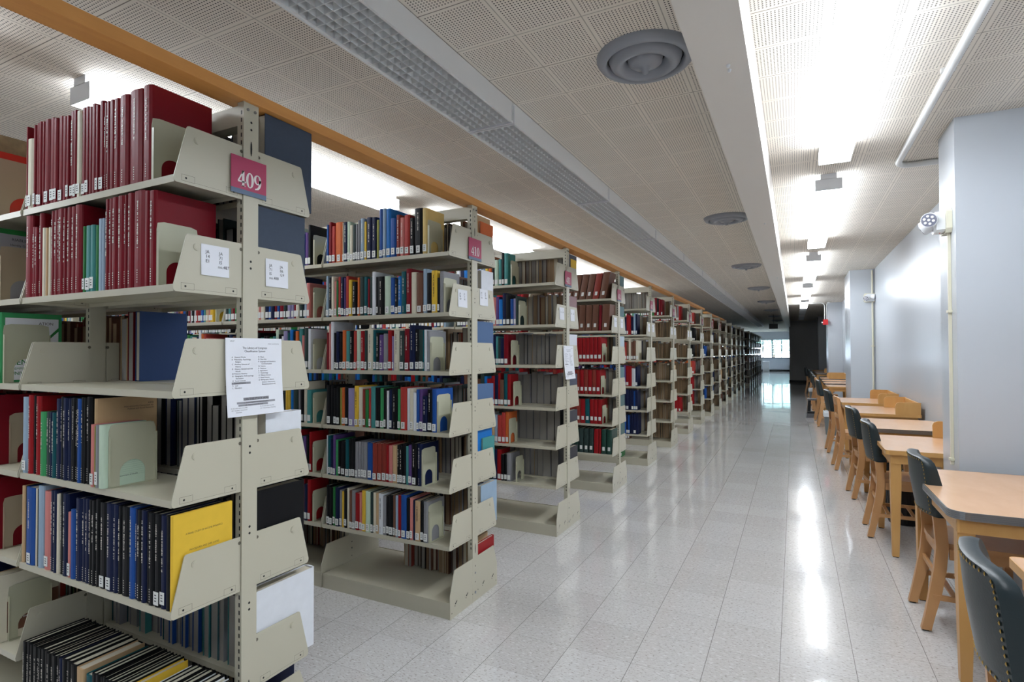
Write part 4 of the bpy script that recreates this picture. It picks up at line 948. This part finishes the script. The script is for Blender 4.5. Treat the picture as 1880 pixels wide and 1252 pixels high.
# 410 other sections and back side
for sec in range(6):
    for ch in 'ABCDEF':
        fill(410, sec, 1, shelf_z(410, ch), lo, -.07, TAN + 'smn', (.21, .25), (.018, .036), .6, dr=(.15, .18))
        if sec: fill(410, sec, -1, shelf_z(410, ch), lo, -.09, MIX, (.20, .26), (.018, .036), .95)
    fill(410, sec, 1, BASE+.0045, lo if sec else -.56, -.04, TAN + 'fcs', (.20, .24), (.018, .034), .4, dr=(.15, .18))
    if sec: fill(410, sec, -1, BASE+.0045, lo, -.4, TAN, (.20, .24), (.018, .034), .6)
for sec in (1, 2, 3):
    for ch in ('ABCDEF' if sec == 1 else 'BC'): bookend(410, XE - PITCHX*sec - .085, shelf_z(410, ch), 'bookend on the %s shelf of bookstack 410, in section %s from the aisle' % (SHN[ch], ('two', 'three', 'four')[sec-1]), H=.19)
# 411
e411 = dict(A=-.40, B=-.33, C=-.40, D=-.38, E=-.42, F=-.36)
for sec in range(6):
    for ch in 'ABCDEF':
        fill(411, sec, -1, shelf_z(411, ch), lo, (e411[ch] if sec == 0 else -.08), MIX if ch != 'D' else 'rbkndBet', (.21, .27), (.02, .042), .9)
        fill(411, sec, 1, shelf_z(411, ch), lo, -.062, 'fessk' if ch in 'AB' else 'ssksf', (.24, .27), (.02, .045) if ch in 'AB' else (.03, .075), .3, pages=None if ch in 'AB' else M_page2, dr=(.19, .21))
    if sec: fill(411, sec, 1, BASE+.0045, lo, -.2, TAN, (.2, .24), (.02, .04), .4)
for ch in 'ABCDEF': bookend(411, XE + e411[ch] + .003, shelf_z(411, ch), 'bookend on the %s shelf of bookstack 411' % SHN[ch], H=.2)
# 412: big bound sets
def bigset(n, ch, ents, gap=0.0, lean=0.0):
    x = XE - .016 - gap
    for w, h, c, lab in ents:
        sbook(x-w+.003, x-.001, YC(n)-.254, -1, shelf_z(n, ch), h, .2, BM[c], M_page, lab, lean); x -= w + (.004 if lean else 0)
bigset(412, 'A', [(.075, .27, 'e', 2), (.07, .262, 'x', 2), (.068, .262, 'e', 2), (.07, .26, 'e', 2), (.07, .258, 'e', 2), (.07, .255, 'e', 2), (.07, .25, 'e', 2), (.07, .26, 'e', 2), (.07, .26, 'e', 2)], .05, .19)
bigset(412, 'B', [(.08, .27, 'e', 2), (.03, .26, 'm', 0), (.066, .27, 'e', 2), (.068, .268, 'e', 2), (.07, .27, 'e', 2), (.07, .268, 'e', 2), (.07, .268, 'e', 2), (.07, .268, 'e', 2), (.07, .268, 'e', 2)], .02, .05)
bigset(412, 'C', [(.042, .255, 'r', 2)]*3 + [(.04, .25, 'r', 2)]*14, .10); bigset(412, 'D', [(.045, .25, 'r', 2), (.043, .252, 'x', 2)]*8, .115); bigset(412, 'E', [(.045, .25, 'r', 2), (.04, .25, 'r', 2), (.045, .25, 'r', 2), (.05, .252, 't', 2), (.05, .25, 'r', 2)] + [(.05, .25, 'x', 2)]*11, .10)
BM['gd'] = mat('cover_bottle_green', (16, 58, 48), .4)
bigset(412, 'F', [(.055, .25, 'gd', 2), (.052, .25, 'gd', 2), (.02, .25, 'r', 0), (.05, .25, 'r', 0), (.05, .25, 'd', 2), (.05, .25, 'd', 2), (.05, .25, 'd', 2)] + [(.05, .25, 'gd', 2)]*10, .0, .02)
for ch, g in (('C', .095), ('D', .11), ('E', .095)): bookend(412, XE-.016-g+.002, shelf_z(412, ch), 'bookend after the red volumes on the %s shelf of bookstack 412' % SHN[ch], H=.19)
for sec in range(4):
    for ch in 'ABCDEF':
        fill(412, sec, 1, shelf_z(412, ch), lo, -.062, 'etsdf', (.22, .27), (.03, .05), .3)
        if sec: fill(412, sec, -1, shelf_z(412, ch), lo, -.05, 'rxemkt', (.24, .27), (.03, .06), .9)
# 413 and beyond
spec = {413: dict(A=None, B='nnrbkldt', C='Rcee', D='nrkwbtul', E='nnnb', F='nnbb', G='grRwe'), 414: dict(A='mrkgG', B=None, C=None, D=None, E=None, F=None, G=None), 415: dict(A='kskre', B=None, C=None, D=None, E=None, F='rr', G=None),
        416: dict(A='Rxfke', B='dkek', C='kkk', D='oR', E='rr', F='rr', G=None), 417: dict(A=None, B=None, C='kb', D=None, E=None, F='bn', G=None), 418: dict(A='rr', B='kn', C=None, D=None, E='nn', F='bb', G=None)}
for n in STACKS:
    if n < 413: continue
    for sec in range(2 if n < 421 else 1):
        for ch in 'ABCDEFG':
            z = BASE+.0045 if ch == 'G' else shelf_z(n, ch)
            pf = spec.get(n, {}).get(ch, 'eefsd' if n < 421 else ('nnbk' if n < 424 else 'kkke'))
            if ch == 'G' and n in (415, 416): continue
            if ch == 'G' and n == 413 and sec == 0: fill(n, sec, -1, z, lo, -.30, pf, (.21, .25), (.02, .04), .9); continue
            wide = (.02, .04) if n < 417 else (.035, .06)
            if pf is None:      # far-side books showing their fore-edges
                fill(n, sec, -1, z, lo, -.62, 'lseR', (.2, .24), wide, .9); fill(n, sec, 1, z, lo, -.02, 'fsecd', (.22, .27), (.025, .045), .4, pages=M_page3 if n != 413 else M_page2, dr=(.18, .21))
            else:
                fill(n, sec, -1, z, lo, -.10 if n != 412 else -.03, pf, (.22, .27), wide if pf not in ('oR', 'rr', 'bb', 'nn', 'kkk') else (.045, .06), .8); fill(n, sec, 1, z, lo, -.02, 'essfn', (.22, .26), (.03, .05), .4)
o = ST.build('shelved_books'); tag(o, 'all the remaining rows of library books filling the bookstacks beyond and behind the counted ones', 'books', kind='stuff')

# ---------------------------------------------------------------- signs and notices on the stack ends
M_sign = mat('sign_crimson', (176, 52, 92), .4); M_slateb = mat('sign_slate', (88, 108, 136), .4); M_wht = mat('sign_white', (236, 226, 224), .4)
for n in range(409, 419):
    yc = YC(n) + (-.01 if n == 409 else 0); z0, z1 = 1.957, 2.081; hy = .068 if n == 409 else .07
    t = empty('number_sign', (XE+.0015, yc, z0)); tag(t, 'crimson square number sign reading %d on the end of the %s bookstack' % (n, nth(n-409)), 'sign', 'number signs on the stack ends')
    a = MB(); a.box(0, .0025, -hy, hy, .016, z1-z0, M_sign); a.build('panel', t)
    a = MB(); a.box(0, .0026, -hy, hy, 0, .016, M_slateb); a.build('lower_strip', t)
    a = MB(); H = .052
    for k, chd in enumerate(str(n)):
        digit(a, chd, lambda p, k=k: (.0032, -.050 + k*.0305 + p[0]*H*1.0 + (.006 if n == 409 else .004), .026 + p[1]*H), M_wht)
    a.build('numerals', t)
def sheet(name, y0, y1, z0, z1, curl, lines, label, x=XE+.003, cat='notice', boxes=(), tilt=0.0):
    def X(z, y=0): 
        t = max(0, (z1-z)/(z1-z0)); return x + .0012 + curl*t*t + tilt*(1-t)
    a = MB(); n = 12; vs = []
    for k in range(n+1):
        z = z0 + (z1-z0)*k/n; vs += [(X(z), y0, z), (X(z), y1, z)]
    fs = [(2*k, 2*k+1, 2*k+3, 2*k+2) for k in range(n)]
    a.add(vs, fs, M_paper); a.add([(p[0]-.0006, p[1], p[2]) for p in vs], [tuple(reversed(f)) for f in fs], M_paper)
    o = a.build(name); tag(o, label, cat, 'paper notices on the stack ends')
    q = MB()
    h_ = MB()
    for (yy0, yy1, zz0, zz1) in boxes: h_.add([(X(zz0)+.0002, yy0, zz0), (X(zz0)+.0002, yy1, zz0), (X(zz1)+.0002, yy1, zz1), (X(zz1)+.0002, yy0, zz1)], [(0, 1, 2, 3)], M_hl)
    Q = {}
    for (s_, y, z, size, al) in lines:
        if name == 'paper_notice': key = 'heading_text' if z > z1-.055 else ('stack_text' if z < z0+.06 else ('left_list' if y < (y0+y1)/2 else 'right_list'))
        else: key = 'left_call_number' if y < y0+.03 else 'right_call_number'
        put_text(Q.setdefault(key, MB()), s_, (X(z)+.0005, y, z), (0, 1, 0), (0, 0, 1), size, M_ink, al)
    if h_.v: h_.build('highlight', o)
    for key, qq in Q.items(): qq.build(key, o)
    return o
def lc_notice(n, y0, y1, z0, z1, curl):
    c = (y0+y1)/2; H = z1-z0; L = []
    L += [('The Library of Congress', c, z1-.036, .0098, 'c'), ('Classification System', c, z1-.047, .0098, 'c'), ('LIBRARY', y0+.016, z1-.012, .0045, 'l'), ('LIBRARY CLASSIFICATION', y1-.012, z1-.02, .004, 'r')]
    col1 = ['A   General Works', 'B   Philosophy, Psychology,', '       Religion', 'C   Auxiliary Sciences of', '       History', 'D   History: General and Old', '       World', 'E-F History: America', 'G   Geography, Anthropology,', '       Recreation', 'H   Social Sciences', 'J   Political Science', 'K   Law', 'L   Education']
    col2 = ['M  Music', 'N  Fine Arts', 'P  Language and Literature', '       Communication', 'Q  Science', 'R  Medicine', 'S  Agriculture', 'T  Technology', 'U  Military Science', 'V  Naval Science', 'Z  Bibliography, Library', '       Science, Information', '       Resources (General)']
    for k, s_ in enumerate(col1): L.append((s_, y0+.022, z1-.066-.0078*k, .0066, 'l'))
    for k, s_ in enumerate(col2): L.append((s_, c+.012, z1-.066-.0078*k, .0066, 'l'))
    L += [('ON THIS STACK (%d)' % n, c, z0+.052, .0095, 'c'), ('J - General legislative and executive papers', c, z0+.042, .0055, 'c'), ('JA - Political science (General)', c-.01, z0+.034, .0055, 'c'),
          ('On the stack before this (%d)' % (n-1), y0+.012, z0+.026, .0050, 'l'), ('HX - Socialism, Communism,', y0+.014, z0+.019, .0050, 'l'), ('Anarchism', y0+.03, z0+.012, .0050, 'l'), ('On the stack after this (%d)' % (n+1), c+.012, z0+.026, .0050, 'l'), ('JA - Political science (General)', c+.014, z0+.019, .0050, 'l')]
    bx = [(y0+.02, c-.02, z1-.066-.0078*11-.0015, z1-.066-.0078*11+.0055), (c-.05, c+.05, z0+.0505, z0+.0605), (c-.075, c+.075, z0+.0405, z0+.047), (c-.07, c+.045, z0+.0325, z0+.039)]
    return L, bx
L, bx = lc_notice(409, 1.187, 1.408, 1.216, 1.475, .012)
sheet('paper_notice', 1.187, 1.408, 1.216, 1.475, .014, L, 'white Library of Congress classification notice hanging on the end of bookstack 409', boxes=bx)
L, bx = lc_notice(411, YC(411)-.115, YC(411)+.105, 1.206, 1.475, .02)
sheet('paper_notice', YC(411)-.115, YC(411)+.105, 1.206, 1.475, .02, L, 'white classification notice hanging on the end of bookstack 411', boxes=bx)
def card(n, side, z1, rows, label):
    yc = YC(n); y0 = yc + (-.175 if side < 0 else .063)
    L = []
    for cidx, colr in enumerate(rows):
        for k, s_ in enumerate(colr): L.append((s_, y0+.014+.046*cidx - (.004 if cidx and len(s_) > 4 else 0), z1-.028-.0145*k, .0145, 'l'))
    sheet('call_number_card', y0, y0+.096, z1-.098, z1, .002, L, label, x=XE-.0045, cat='card')
card(409, -1, 1.768, (('JA', '14', 'E1'), ('JA', '71', 'I5', 'no.487')), 'white card reading JA 14 E1 on the left bracket of bookstack 409')
card(409, 1, 1.757, (('JA', '71', 'I5', 'no.488'), ('JA', '86', 'G9')), 'white card reading no.488 on the right bracket of bookstack 409')
card(410, -1, 1.774, (('JA', '86', 'G9'), ('JC', '11', 'R5')), 'white call number card on the left bracket of bookstack 410')
card(410, 1, 1.80, (('JC', '11', 'R5'), ('JC', '71', 'A41')), 'white call number card on the right bracket of bookstack 410')
for n in (411, 412, 413, 414, 415, 416, 417, 418):
    card(n, -1, 1.78, (('J', str(3*n)[:3]), ('J', str(7*n)[:3])), 'small white call number card on the left bracket of the %s bookstack' % nth(n-409))
    card(n, 1, 1.78, (('J', str(7*n)[:3]), ('J', str(9*n)[:3])), 'small white call number card on the right bracket of the %s bookstack' % nth(n-409))
a = MB(); a.box(XE-PITCHX-.036, XE-PITCHX+.004, YC(409)-.034, YC(409)-.0295, 1.40, 1.425, M_paper); tag(a.build('paper_tape'), 'white strip of tape around the inner post above the empty shelf', 'tape')
